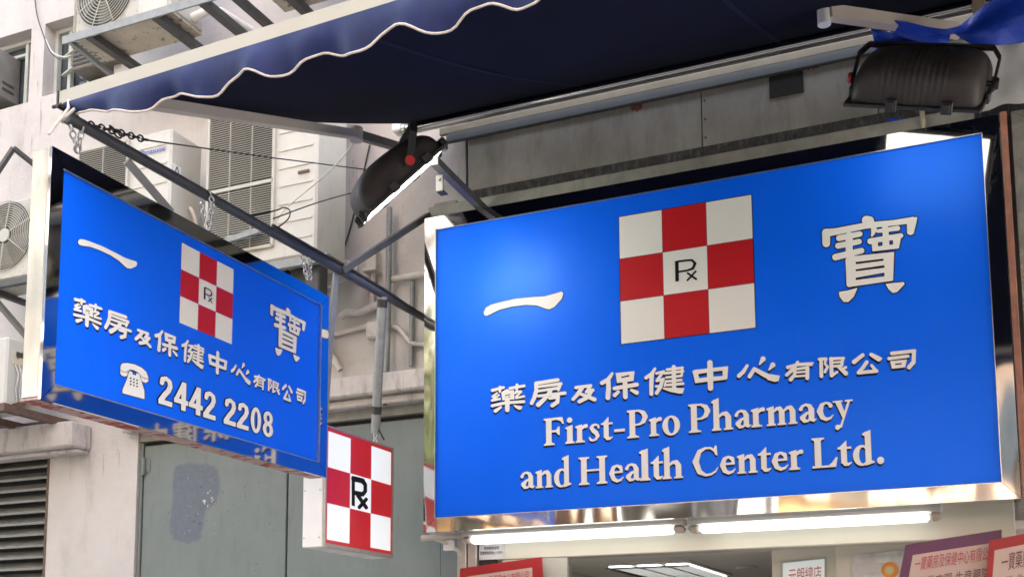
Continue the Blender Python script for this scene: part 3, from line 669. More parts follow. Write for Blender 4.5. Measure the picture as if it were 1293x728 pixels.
def text_mesh(body, bold=0.0):
    c = bpy.data.curves.new('tmp', 'FONT'); c.body = body; c.offset = bold
    o = bpy.data.objects.new('tmp', c); col.objects.link(o)
    dg = bpy.context.evaluated_depsgraph_get(); me = o.evaluated_get(dg).to_mesh()
    vs = [(v.co.x, v.co.y) for v in me.vertices]; fs = [tuple(p.vertices) for p in me.polygons]
    o.evaluated_get(dg).to_mesh_clear(); bpy.data.objects.remove(o); bpy.data.curves.remove(c)
    A = np.array(vs); lo, hi = A.min(0), A.max(0)
    return [((x-lo[0])/(hi[0]-lo[0]), (y-lo[1])/(hi[1]-lo[1])) for x, y in vs], fs
def put_text(mb, body, fn, m=0, bold=0.0):
    """fn maps the unit box to 3-D"""
    vs, fs = text_mesh(body, bold); mb.add([fn(u, v) for u, v in vs], fs, m)
# Rx mark drawn in a crop of the photograph
RXc = (835, 315, 13.231)
rx_l = make_glyph([P((232,200),(292,194),(298,528),(240,540)), S((265,206,34),(420,184,34),(515,180,36),(568,235,48),(532,318,44),(440,352,34),(285,376,32)), S((445,398,34),(585,496,36)), S((578,368,32),(440,516,32))], 1.0, 0.0, 110)[0]
RX = dict(fill=[[crop_to_plane(RXc)(*p) for p in l] for l in rx_l])

def plate_frame(mb, fn, a0, a1, z0_, z1_, A0, A1, Z0, Z1, o0, o1, mitre=0.0015):
    """four mitred flat plates between the face edge (a,z) and the outer edge (A,Z)"""
    inn = [(a0,z0_),(a1,z0_),(a1,z1_),(a0,z1_)]; out = [(A0,Z0),(A1,Z0),(A1,Z1),(A0,Z1)]
    for k in range(4):
        k2 = (k+1) % 4
        d = unit(V(*out[k2])-V(*out[k]))*mitre
        i0, i1 = V(*inn[k])+d, V(*inn[k2])-d; e0, e1 = V(*out[k])+d, V(*out[k2])-d
        n_ = 6
        q = []
        for o_ in (o1, o0):
            q += [fn(*i0, o_), fn(*i1, o_), fn(*e1, o_), fn(*e0, o_)]
        mb.add(q, [(0,1,2,3),(0,3,7,4),(1,5,6,2),(0,4,5,1),(3,2,6,7)], 0)

def emblem(mb, fn, a0, a1, z0_, z1_, line=0.0):
    for i in range(3):
        for j in range(3):
            ua, ub = a0+(a1-a0)*i/3, a0+(a1-a0)*(i+1)/3; va, vb = z0_+(z1_-z0_)*j/3, z0_+(z1_-z0_)*(j+1)/3
            mb.quad(fn(ua+line,va+line), fn(ub-line,va+line), fn(ub-line,vb-line), fn(ua+line,vb-line), 0 if (i+j) % 2 == 0 else 1)

# ----------------------------------------------------------------- the big shop sign
F2 = [pY(*q, Y2) for q in ((550.7,290.6),(1240.5,168.5),(1265.6,609.2),(550,654.4))]
A0 = (F2[0][0]+F2[3][0])/2; A1 = (F2[1][0]+F2[2][0])/2; Zt = (F2[0][2]+F2[1][2])/2; Zb = (F2[2][2]+F2[3][2])/2
sign = thing('shop_sign', 'largest blue sign with two rows of English name, flat against the shopfront', 'shop sign', ((A0+A1)/2, Y2, Zb-0.08))
f2 = lambda o_: (lambda u, v: (u, Y2-o_, v))
O2 = (A0-0.070, A1+0.074, Zb-0.077, Zt+0.076)
m = MB(); m.box((A0-0.002,Y2,Zb-0.002),(A1+0.002,Y2+0.02,Zt+0.002)); m.build('sign_face', M_blue, sign)
m = MB(); plate_frame(m, lambda a, z, o_: (a, Y2-o_, z), A0, A1, Zb, Zt, O2[0], O2[1], O2[2], O2[3], -0.004, 0.012); fr = m.build('mirror_frame', M_chromed, sign)
m = MB(); t_ = 0.0035
for (a, b) in (((A0,Zt-t_),(A1,Zt)), ((A0,Zb),(A1,Zb+t_)), ((A0,Zb),(A0+t_,Zt)), ((A1-t_,Zb),(A1,Zt))):
    m.box((a[0],Y2-0.014,a[1]),(b[0],Y2-0.001,b[1]))
m.build('edge_bead', M_galv, sign)
m = MB(); m.box((O2[0]+.002,Y2+0.021,O2[2]+.002),(O2[1]-.002,Y2+0.14,O2[3]-.002)); m.build('casing', M_chrome, sign)
# emblem
E2 = [pY(*q, Y2) for q in ((781.8,274),(948.6,246),(954.8,413.7),(784.3,434.3))]
e0, e1 = (E2[0][0]+E2[3][0])/2, (E2[1][0]+E2[2][0])/2; ez1, ez0 = (E2[0][2]+E2[1][2])/2, (E2[2][2]+E2[3][2])/2
m = MB(); m.quad((e0-.003,Y2-.0012,ez0-.003),(e1+.003,Y2-.0012,ez0-.003),(e1+.003,Y2-.0012,ez1+.003),(e0-.003,Y2-.0012,ez1+.003),2)
emblem(m, f2(0.0025), e0, e1, ez0, ez1, 0.0012); fill(m, RX['fill'], f2(0.0045), 2)
m.build('checker_emblem', [M_sqwhite, M_sqred, M_ink], sign)
# Chinese name
for k_ in ('yi', 'bao'):
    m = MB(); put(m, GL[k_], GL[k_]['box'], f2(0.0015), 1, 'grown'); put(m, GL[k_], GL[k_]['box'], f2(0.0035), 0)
    m.build('large_chinese_character', [M_white, M_ink], sign)
ROW = ['yao','fang','ji','bao3','jian','zhong','xin','you','xian','gong','si']
m = MB()
for k_ in ROW:
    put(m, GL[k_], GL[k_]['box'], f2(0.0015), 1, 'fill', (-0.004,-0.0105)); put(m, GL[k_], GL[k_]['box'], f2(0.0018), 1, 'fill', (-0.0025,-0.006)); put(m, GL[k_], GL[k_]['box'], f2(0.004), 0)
m.build('chinese_lettering', [M_white, M_ink], sign)
# English rows: letter, left and right pixel
L1 = [('F',687.1,712.6),('i',714.4,726),('r',727.1,743),('s',743.8,757.7),('t',759.5,774.2),('-',776,789.6),('P',792.5,818.8),('r',820.2,836.7),('o',836.9,859.2),
      ('P',870.1,897.9),('h',899.3,926.3),('a',928.1,949),('r',949,966.9),('m',968.5,1007.5),('a',1009.4,1031.5),('c',1032,1053.2),('y',1052.5,1077.9)]
L2 = [('a',657.6,675.9),('n',676.8,698.7),('d',700,721.9),('H',731.4,767.5),('e',769.7,788),('a',789.8,809.6),('l',808.1,822),('t',822.4,838),('h',837,863.2),
      ('C',875.2,907.6),('e',909.6,929.5),('n',931.3,957.1),('t',957.9,974.3),('e',975,995.9),('r',996.9,1015.4),('L',1026.1,1058.4),('t',1058.6,1076.1),('d',1077.6,1104.8),('.',1107.6,1116.7)]
for line, (bxy, txy), ends in ((L1, ((700,561.6),(700,528.9)), ((700,561.6),(1020,532.6))), (L2, ((700,611.6),(748,579.2)), ((748,611.6),(1090,585.4)))):
    zl = (pY(*ends[0], Y2)[2]+pY(*ends[1], Y2)[2])/2; cap = pY(txy[0], txy[1], Y2)[2]-pY(txy[0], bxy[1], Y2)[2]
    cap = 0.148
    m = MB()
    for ch, xa, xb in line:
        yb = ends[0][1]+(ends[1][1]-ends[0][1])*((xa+xb)/2-ends[0][0])/(ends[1][0]-ends[0][0])
        a, b = pY(xa, yb, Y2)[0], pY(xb, yb, Y2)[0]
        allp = np.array([p for l in LG[ch] for p in l]); lo, hi = allp[:,0].min(), allp[:,0].max()
        loops = [[(a+(p[0]-lo)/(hi-lo)*(b-a), zl+p[1]/100*cap) for p in l] for l in LG[ch]]
        sh = lambda dx, dz: [[(p[0]+dx, p[1]+dz) for p in l] for l in loops]
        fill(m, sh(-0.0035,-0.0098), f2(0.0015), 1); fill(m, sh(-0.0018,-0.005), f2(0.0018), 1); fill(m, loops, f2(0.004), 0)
    m.build('english_lettering', [M_white, M_ink], sign)

# ----------------------------------------------------------------- the smaller hanging sign
F1 = [pX(*q, X1) for q in ((78.7,215.9),(404.2,383.5),(401.4,582.6),(65.6,487.5))]
B0 = (F1[0][1]+F1[3][1])/2; B1 = (F1[1][1]+F1[2][1])/2; Ht = (F1[0][2]+F1[1][2])/2; Hb = (F1[2][2]+F1[3][2])/2
O1 = (B0-0.060, B1+0.066, Hb-0.066, Ht+0.064)
hs = thing('hanging_sign', 'smaller blue sign with a telephone number, hung on chains across the view', 'hanging sign', (X1, (B0+B1)/2, O1[2]))
f1 = lambda o_: (lambda u, v: (X1+o_, u, v))
m = MB(); m.box((X1-0.02,B0-.002,Hb-.002),(X1,B1+.002,Ht+.002)); m.build('sign_face', M_blue, hs)
m = MB(); plate_frame(m, lambda a, z, o_: (X1+o_, a, z), B0, B1, Hb, Ht, O1[0], O1[1], O1[2], O1[3], -0.004, 0.010); m.build('mirror_frame', M_chrome, hs)
m = MB(); t_ = 0.004
for (a, b) in (((B0,Ht-t_),(B1,Ht)), ((B0,Hb),(B1,Hb+t_)), ((B1-0.009,Hb),(B1,Ht))):
    m.box((X1+0.001,a[0],a[1]),(X1+0.0125,b[0],b[1]))
m.build('edge_bead', M_galv, hs)
bk = pY(34, 330, O1[0])[0]
m = MB(); m.cbox((bk,O1[0]+.001,O1[2]+.010),(X1-0.006,O1[1]-.001,O1[3]-.001),0.004); m.build('casing', mat('worn_casing_steel', (0.40,0.385,0.35), 0.14, 1.0, bump=0.02, bscale=4, waves=(1,1,0.2), var=0.15, vscale=6, dirt=0.5, dirtcol=(0.22,0.17,0.12), dscale=(9,9,1.5)), hs)
m = MB(); m.box((bk-.001,O1[0]-.001,O1[2]+.001),(X1-0.006,O1[1]+.001,O1[2]+.009)); m.build('base_strip', mat('peeling_red_white_strip', (0.50,0.36,0.33), 0.7, var=0.2, vscale=10, dirt=1.0, dirtcol=(0.33,0.035,0.03), dscale=(3,6,3), dlo=0.5, dhi=0.56), hs)
E1 = [pX(*q, X1) for q in ((229,306.7),(295,339.7),(292,434.2),(226,407.5))]
e0, e1 = (E1[0][1]+E1[3][1])/2, (E1[1][1]+E1[2][1])/2; ez1, ez0 = (E1[0][2]+E1[1][2])/2, (E1[2][2]+E1[3][2])/2
m = MB(); emblem(m, f1(0.002), e0, e1, ez0, ez1, 0.0006)
ex2 = [(E2[0][0]+E2[3][0])/2, (E2[1][0]+E2[2][0])/2]; ezz = [(E2[2][2]+E2[3][2])/2, (E2[0][2]+E2[1][2])/2]
fill(m, [[(e0+(p[0]-ex2[0])/(ex2[1]-ex2[0])*(e1-e0), ez0+(p[1]-ezz[0])/(ezz[1]-ezz[0])*(ez1-ez0)) for p in l] for l in RX['fill']], f1(0.004), 2)
m.build('checker_emblem', [M_sqwhite, M_sqred, M_ink], hs)
def box1(lx, ly, rx_, ry, tx, ty, bx_, by):
    return (pX(lx, ly, X1)[1], pX(rx_, ry, X1)[1], pX(bx_, by, X1)[2], pX(tx, ty, X1)[2])
BX1 = {'yi': box1(97.5,303,172.5,331,103,298.5,162,339.5), 'bao': box1(340.2,400,385.5,415,361.8,388,373,458.6),
 'yao': box1(91.8,385,128,405,101,375.5,109,413), 'fang': box1(130.5,412,165.5,425,137.5,390,155,429), 'ji': box1(169,425,190.6,435,173.7,414.6,187.7,439.5),
 'bao3': box1(194,425,224,440,204,416.5,213.7,450.5), 'jian': box1(228,440,256.9,455,237.4,429,253.8,465.6), 'zhong': box1(261.8,450,286,462,274,442.8,274,472.8),
 'xin': box1(290.7,465,316,480,306,457.3,313,485.5), 'you': box1(319,480,335,488,325.7,472,332,492.8), 'xian': box1(337,485,352.8,492,338,477,349.4,498),
 'gong': box1(355.2,490,369,500,361,484.5,365,507), 'si': box1(372.7,498,385.7,505,379,491,383,510.5)}
for k_ in ('yi', 'bao'):
    m = MB(); put(m, GL[k_], BX1[k_], f1(0.0015), 1, 'grown'); put(m, GL[k_], BX1[k_], f1(0.0035), 0); m.build('large_chinese_character', [M_white, M_ink], hs)
zr = (np.mean([BX1[k_][2] for k_ in ROW[:1]]), 0)
m = MB()
for k_ in ROW:
    put(m, GL[k_], BX1[k_], f1(0.0015), 1, 'fill', (0.004,-0.006)); put(m, GL[k_], BX1[k_], f1(0.0018), 1, 'fill', (0.002,-0.003)); put(m, GL[k_], BX1[k_], f1(0.0035), 0)
m.build('chinese_lettering', [M_white, M_ink], hs)
zt_, zb_ = pX(208, 474.6, X1)[2], pX(208, 511.4, X1)[2]
m = MB()
for ch, xa, xb in (('2',199.5,217.2),('4',219,237),('4',237.6,255.4),('2',255.9,271.8),('2',281.8,297.2),('2',298.4,313.4),('0',315.6,328.8),('8',330.9,344)):
    yc = 493+(523-493)*((xa+xb)/2-208)/(285-208)
    bx_ = (pX(xa, yc, X1)[1], pX(xb, yc, X1)[1], zb_, zt_)
    put(m, GL['d'+ch], bx_, f1(0.0015), 1, 'grown'); put(m, GL['d'+ch], bx_, f1(0.0035), 0)
m.build('telephone_number', [M_white, M_ink], hs)
cx_, cy_, s_ = PHONE_CROP
ph = lambda o_: (lambda u, v: tuple(pX(cx_+u/s_, cy_+v/s_, X1+o_)))
m = MB()
a_, b_ = make_glyph(PHONE, 2.0, 6.5, 130)
fill(m, b_, ph(0.0015), 1); fill(m, a_, ph(0.003), 0)
ink = [S((58,130,5),(75,145,5),(108,150,5),(128,140,5)), S((245,178,5),(260,195,5),(295,212,5),(320,212,5)), S((130,140,5),(122,185,5)), S((243,178,5),(252,220,5)), S((136,140,5),(142,126,5),(170,128,5),(215,148,5),(243,172,5))]
for gx in range(3):
    for gy in range(3): ink.append(S((154+gx*30.5, 208+gx*10+gy*29.5, 17)))
fill(m, make_glyph(ink, 0, 0, 200)[0], ph(0.0042), 1)
m.build('telephone_pictogram', [M_white, M_ink], hs)

# ----------------------------------------------------------------- lit prescription box
XR = -3.18
Q = [pX(*q, XR) for q in ((411.7,538),(495.6,563),(496,704),(409,690))]
ya, yb = (Q[0][1]+Q[3][1])/2, (Q[1][1]+Q[2][1])/2; zt_, zb_ = (Q[0][2]+Q[1][2])/2, (Q[2][2]+Q[3][2])/2
rb = thing('light_box', 'small lit red and white checkered box sign hanging below the pipe', 'light box', (XR, (ya+yb)/2, zb_))
xb_ = pY(382, 650, ya)[0]
m = MB(); m.cbox((xb_,ya,zb_),(XR-0.012,yb,zt_),0.004); m.build('casing', M_boxside, rb)
for z_ in (zb_+0.05, zb_+0.3, zt_-0.05):
    for x_ in (xb_+0.012, XR-0.03): m = MB(); m.tube([(x_,ya+0.001,z_),(x_,ya-0.004,z_)], 0.005, 8); m.build('screw', M_galv, rb)
m = MB(); t_ = 0.011
fx = lambda a, z, o_: (XR+o_, a, z)
plate_frame(m, fx, ya+t_, yb-t_, zb_+t_*1.9, zt_-t_, ya, yb, zb_, zt_, -0.011, 0.004, 0.0005); m.build('trim', M_boxtrim, rb)
m = MB(); yi0, yi1, zi0, zi1 = ya+t_, yb-t_, zb_+t_*1.9, zt_-t_
fr_ = lambda o_: (lambda u, v: (XR+o_, u, v))
m.quad(*[fr_(0)(*q) for q in ((yi0,zi0),(yi1,zi0),(yi1,zi1),(yi0,zi1))], 1)
mg = 0.016; ea, eb, ec, ed = yi0+mg*0.7, yi1-mg, zi0+mg*1.2, zi1-mg*1.2
for i in range(3):
    for j in range(3):
        if (i+j) % 2 == 0:
            u0_, u1_ = ea+(eb-ea)*i/3, ea+(eb-ea)*(i+1)/3; v0_, v1_ = ec+(ed-ec)*j/3, ec+(ed-ec)*(j+1)/3
            m.quad(fr_(0.002)(u0_,v0_), fr_(0.002)(u1_,v0_), fr_(0.002)(u1_,v1_), fr_(0.002)(u0_,v1_), 0)
def rxb(u, v):                                        # crop (425,585) scale 9.71 onto the box plane
    q = pX(425+u/9.71, 585+v/9.71, XR+0.004); return tuple(q)
gl = make_glyph([P((186,146),(224,155),(224,520),(186,510)), S((212,183,66),(315,208,64),(352,255,46),(353,335,46),(318,374,56),(212,352,56)), S((262,388,46),(364,536,46)), S((362,436,46),(280,532,46))], 1.0, 0, 120)[0]
fill(m, gl, rxb, 2)
m.build('checkered_face', [M_boxw, M_boxr, M_ink], rb)

# ================================================================= awning
BL = V(-3.134, 3.014, 3.70); bd = unit(V(1.509,-0.070,0)); bn = V(-bd[1], bd[0], 0)     # bn points to the building
BLEN = 6.6
aw = thing('retractable_awning', 'navy fabric awning with cream front profile and scalloped blue valance', 'awning', (-0.2, 5.0, 4.2))
YT = 5.83; zT = pY(640,136,YT)[2]; rT = 0.034
xT0 = pY(512,158,YT)[0]
m = MB(); m.tube([(xT0,YT,zT),(3.3,YT,zT)], rT, 20); m.tube([(xT0-0.01,YT,zT),(xT0+0.012,YT,zT)], rT+0.012, 16); m.build('roller_tube', M_tubec, aw)
def barpt(s, dz=0.0, dn=0.0): return BL + bd*s + bn*dn + V(0,0,dz)
m = MB(); m.bar(barpt(-0.015,0.029,0.022), barpt(BLEN,0.029,0.022), 0.052, 0.056); m.build('front_bar', M_barw, aw)
m = MB(); m.bar(barpt(-0.025,0.026,0.022), barpt(-0.017,0.026,0.022), 0.06, 0.066); m.tube([barpt(-0.05,0.004,0.0), barpt(0.0,0.004,0.0)], 0.007, 8); m.build('end_cap', M_black, aw)
# stretched fabric, sagging slightly
m = MB(); nu, nv = 40, 14; vs = []
for j in range(nv+1):
    t = j/nv
    for i in range(nu+1):
        s = i/nu; a = barpt(BLEN*s-0.005, 0.05, 0.03); b = V(xT0+0.03+(3.25-xT0)*s, YT-0.005, zT+rT-0.002)
        p = a+(b-a)*t; p[2] -= 0.05*math.sin(math.pi*t)*(0.75+0.25*math.sin(9*s)); vs.append(p)
fs = [(j*(nu+1)+i, j*(nu+1)+i+1, (j+1)*(nu+1)+i+1, (j+1)*(nu+1)+i) for j in range(nv) for i in range(nu)]
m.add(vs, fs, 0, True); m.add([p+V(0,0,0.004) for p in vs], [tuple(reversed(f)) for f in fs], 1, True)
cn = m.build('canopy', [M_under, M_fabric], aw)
for k_ in range(1, 6):                                # sewn seams of the fabric widths
    i_ = k_*7; m = MB(); L_ = [vs[j*(nu+1)+i_]-V(0,0,0.003) for j in range(nv+1)]
    m.add([p+V(dx,0,0) for p in L_ for dx in (-0.014,0.014)], [(2*j,2*j+1,2*j+3,2*j+2) for j in range(nv)], 0, True); m.build('seam', mat('navy_seam_tape', (0.009,0.012,0.036), 0.8, spec=0.1), cn)
# valance with wavy hem
hem = [(80,141),(91.6,142.3),(106.4,142.3),(138.6,141.4),(158,143.6),(173.3,146),(188,138.6),(203,125),(222.7,118.8),(235,120.5),(258,124.6),(274.7,120),(297,101.5),(312,94),(320,93.6),(345,99.5),(369.5,86.6),(404,66.8),(420,67.5),(444,72.3),(463,64),(493,40.8),(510.6,37),(545,42.6),(567.5,34.6),(592,15),(614.5,7),(632,8),(655,13),(672,8),(690,-4)]
hp = []
for q in hem:
    p = pP(q[0], q[1], BL-bn*0.006, bn); hp.append((float(np.dot(p-BL, bd)), p[2]-BL[2]))
s_end = hp[-1][0]; per = 0.226; base = np.mean([h_[1] for h_ in hp[-12:]])
k = 1
while s_end+k*per/8 < BLEN:
    ss = s_end+k*per/8; hp.append((ss, base+0.02*math.cos(2*math.pi*(ss-s_end)/per+0.3))); k += 1
hs_ = np.array(hp)
def hemz(s):
    i = int(np.clip(np.searchsorted(hs_[:,0], s)-1, 0, len(hs_)-2)); i0 = max(i-1,0); i3 = min(i+2, len(hs_)-1)
    t = np.clip((s-hs_[i,0])/(hs_[i+1,0]-hs_[i,0]+1e-9), 0, 1); p0,p1,p2,p3 = hs_[i0,1],hs_[i,1],hs_[i+1,1],hs_[i3,1]
    return 0.5*((2*p1)+(-p0+p2)*t+(2*p0-5*p1+4*p2-p3)*t*t+(-p0+3*p1-3*p2+p3)*t**3)
nu, nv = 330, 9; vs = []
sv = np.linspace(hs_[0,0], BLEN-0.02, nu+1)
def valp(s, t):
    z_ = hemz(s)*t; fold = 0.018*math.sin(s*27+1.5*math.sin(s*5))*t + 0.024*math.sin(s*11+1.3)*t*t + 0.007*math.sin(s*61)*t*t
    return BL+bd*s+bn*(-0.007-0.010*math.sin(math.pi*t)+fold*0.6)+V(0,0,z_+0.004)
for j in range(nv+1):
    for s in sv: vs.append(valp(s, j/nv))
m = MB(); m.add(vs, [(j*(nu+1)+i, j*(nu+1)+i+1, (j+1)*(nu+1)+i+1, (j+1)*(nu+1)+i) for j in range(nv) for i in range(nu)], 0, True); vo = m.build('valance', M_valance, aw)
m = MB(); m.tube([valp(s, 1.0) for s in sv], 0.0043, 6); m.build('piping', M_piping, vo)
# folding arms under the fabric
def fabz(Yv): 
    t = (Yv-3.05)/(YT-3.05); return 3.75+(zT+rT-3.75)*t - 0.05*math.sin(math.pi*min(max(t,0),1))
def under(x, y, gap):                                  # point on a pixel ray that lies gap below the fabric
    lo, hi = 3.05, 5.8
    for _ in range(50):
        md = (lo+hi)/2; p = pY(x, y, md)
        if p[2] > fabz(md)-gap: hi = md
        else: lo = md
    return pY(x, y, lo)
def arm(a, b, c, wd=0.055):
    m = MB(); m.bar(a, b, wd, 0.042); ar = m.build('folding_arm', M_arm, aw)
    m = MB(); m.bar(b+unit(b-a)*0.004, c, wd*0.9, 0.045); m.build('inner_arm', M_dark, ar)
    m = MB(); m.tube([b+V(0,0,0.036), b-V(0,0,0.036)], 0.036, 16); m.build('elbow', M_arm, ar)
aA = barpt(0.42, 0.02, 0.07)
bA = pY(450,170,5.0); cA = pY(508,187,5.78)
aA = pY(186,130,3.35)
arm(aA, bA, cA)
bB = pY(1046,16,5.0); cB = pY(1212,40,5.55); aB = V(bB[0]-0.35, 3.2, 3.62)
m = MB(); m.bar(bB, cB, 0.05, 0.06); ar = m.build('folding_arm', mat('pale_arm_enamel', (0.60,0.52,0.46), 0.45, var=0.08, vscale=8), aw)
m = MB(); m.tube([bB+V(-0.02,0,-0.055), bB+V(-0.02,0,0.05)], 0.03, 16); m.bar(bB+V(-0.02,0,0.04), pY(1062,-30,4.7), 0.035, 0.04); m.build('elbow', M_boxside, ar)
m = MB(); q = pY(1236,6,5.7); m.cbox(q-V(0.03,0.05,0.10), q+V(0.03,0.05,0.16), 0.004); m.build('wall_bracket', mat('ochre_wall_bracket', (0.40,0.30,0.20), 0.6, var=0.2, vscale=20), aw)
q = pY(503,158,5.80); m = MB(); m.cbox(q-V(0.035,0.03,0.05), q+V(0.02,0.06,0.05), 0.01); m.build('wall_bracket', M_boxside, aw)
# knotted white ties at the awning's corner
m = MB(); c0 = pX(86,149,-3.1)
m.tube([c0+V(0,0.0,0.07), c0+V(0.012,-0.012,0.03), c0+V(0.005,-0.03,-0.005), c0+V(-0.02,-0.045,-0.05), c0+V(-0.03,-0.06,-0.085)], 0.006, 6)
m.tube([c0+V(0.03,0.02,0.05), c0+V(0.035,-0.01,0.02), c0+V(0.0,-0.028,-0.02), c0+V(-0.03,0.0,-0.01), c0+V(-0.02,0.03,0.03), c0+V(0.03,0.02,0.05)], 0.006, 6)
tag(m.build('rope_tie', M_piping), 'white cord knotted round the outer end of the long grey pipe', 'cord')

# ================================================================= pipe frame that carries the hanging sign
pf = thing('pipe_frame', 'dark grey steel pipe reaching out from the wall above the hanging sign', 'pipe frame', (X1, 5.9, 3.7))
pa = pX(86.6,148.5,X1); pb = pX(534.8,400.8,X1); pd = unit(pb-pa)
m = MB(); m.tube([pa, pb+pd*0.16], 0.023, 16); m.tube([pa-pd*0.012, pa+pd*0.03], 0.027, 16); m.build('pipe', M_pipe, pf)
q = pX(427,343,X1); e = pY(541,272,5.74)
m = MB(); m.bar(q+V(0.02,0,0.0), e, 0.034, 0.034); m.build('brace', M_dark, pf)
m = MB(); m.bar(q+V(-0.012,0.0,0.015), pX(410,524,X1-0.05), 0.012, 0.045, up=(0,1,0)); m.build('flat_hanger', M_steel, pf)
q2 = pX(483,374,X1); e2 = pX(474,546,XR-0.09)
m = MB(); m.tube([q2, e2], 0.027, 14); ho = m.build('round_hanger', M_steel, pf)
d_ = unit(e2-q2)
for t in (0.02, 0.80): m = MB(); m.tube([q2+(e2-q2)*t, q2+(e2-q2)*t+d_*0.045], 0.0295, 14); m.build('rubber_band', M_black, ho)
m = MB(); a = pX(160,203,X1-0.03); b = pX(216,268,X1-0.09); m.bar(a, b, 0.01, 0.034, up=(0,1,0)); m.build('flat_strut', mat('light_grey_flat_bar', (0.30,0.30,0.30), 0.5, var=0.1, vscale=12), pf)
# chains
def chain(mb, a, b, L=0.034, r=0.0042, w_=0.011):
    a = V(*a); b = V(*b); n = max(2, int(np.linalg.norm(b-a)/(L*0.74))); d = (b-a)/n; u = unit(d)
    s1 = unit(np.cross(u, (0.3,1,0.2))); s2 = np.cross(u, s1)
    for i in range(n):
        c = a+d*(i+0.5); s_ = s1 if i % 2 == 0 else s2; pts = []
        for t in np.linspace(0, 2*math.pi, 13): pts.append(c+u*math.cos(t)*L/2+s_*math.sin(t)*w_)
        mb.tube(pts, r, 5, 0, cap=False)
def ch_thing(label, segs, **k):
    m = MB()
    for a, b in segs: chain(m, a, b, **k)
    return tag(m.build('hanging_chain', M_galv), label, 'chain', 'chains holding the hanging sign')
c = pX(98,192,X1-0.04)
ch_thing('bright steel chain at the outer end of the long grey pipe', [(pX(88,156,X1), c), (pX(104,158,X1+0.01), c)])
c = pX(262,291,X1-0.04); q = pX(259,252,X1)
ch_thing('steel chain looped round the middle of the long grey pipe', [(pX(254,256,X1-0.02), c), (pX(269,256,X1+0.02), c+V(0,0.005,0)), (pX(262,240,X1+0.024), pX(269,256,X1+0.026))])
c = pX(388,352,X1-0.04)
ch_thing('steel chain dropping to the inner top corner of the hanging sign', [(pX(381,322,X1-0.01), c), (pX(391,326,X1+0.012), pX(392,353,X1-0.03))])
c = pX(476,556,XR-0.09); m = MB(); chain(m, e2, V(e2[0], e2[1], zt_ if False else Q[0][2]+0.0))
tag(m.build('hanging_chain', M_galv), 'short chain between the round hanger and the lit checkered box', 'chain', 'chains holding the hanging sign')
m = MB(); chain(m, pX(112,157,X1+0.02), pX(186,177,X1-0.02), 0.04, 0.004, 0.012); chain(m, pX(140,160,X1+0.02), pX(152,172,X1+0.02), 0.04, 0.004, 0.012)
cb = m.build('slack_chain', M_cable); tag(cb, 'dark slack chain lying along the top of the pipe and turning to wire', 'chain')
MB().tube([pX(186,177,X1-0.02), pY(250,186,3.9), pY(350,200,4.8), pY(470,215,5.6)], 0.0035, 6).build('wire', M_cable, cb)
def cable(label, pts, r, mt, name='cable', cat='cable'):
    P_ = [V(*p) for p in pts]; out = []
    for i in range(len(P_)-1):
        p0, p1, p2, p3 = P_[max(i-1,0)], P_[i], P_[i+1], P_[min(i+2,len(P_)-1)]
        for t in np.linspace(0, 1, 7)[:-1]:
            out.append(0.5*((2*p1)+(-p0+p2)*t+(2*p0-5*p1+4*p2-p3)*t*t+(-p0+3*p1-3*p2+p3)*t**3))
    out.append(P_[-1]); m = MB(); m.tube(out, r, 7, 0); return tag(m.build(name, mt), label, cat)
pp = lambda s, up=0.026, sd_=0.0: pa+(pb-pa)*s+V(sd_,0,up)
cable('black cable lying on the inner half of the long grey pipe', [pp(.45,.03,.01),pp(.58,.028,.012),pp(.7,.032,.008),pp(.82,.02,.022),pp(.9,.004,.028),pp(1.0,-.004,.028),pp(1.08,.0,.028)], 0.008, M_cable)
cable('thin dark wire stretched from the pipe to the wall beside the floodlight', [pX(345,276,X1+0.01),pY(400,256,4.9),pY(446,243,5.5)], 0.0035, M_cable)
cable('curled dark wire end tied on the pipe below the tall condenser', [pX(340,290,X1+.03),pX(352,286,X1+.02),pX(364,276,X1+.02),pX(366,266,X1+.02),pX(358,262,X1+.02),pX(350,265,X1+.02),pX(330,270,X1+.02),pX(312,272,X1+.02)], 0.0035, M_cable)
cable('thin diagonal dark cable on the pink wall behind the floodlight', [pY(467,183,6.03),pY(455,236,6.03),pY(444,282,6.03),pY(433,318,6.03)], 0.006, M_cable)
cable('pale slack wire between the awning arm and the tall condenser', [pY(447,178,5.1),pY(432,200,5.2),pY(400,230,5.3),pY(362,262,5.3),pY(344,286,5.3)], 0.004, M_pconduit)
cable('short black wire end hanging above the lit checkered box', [e2+V(0.02,0,0.03),pX(480,545,XR-.05),pX(485,555,XR-.04)], 0.005, M_cable)

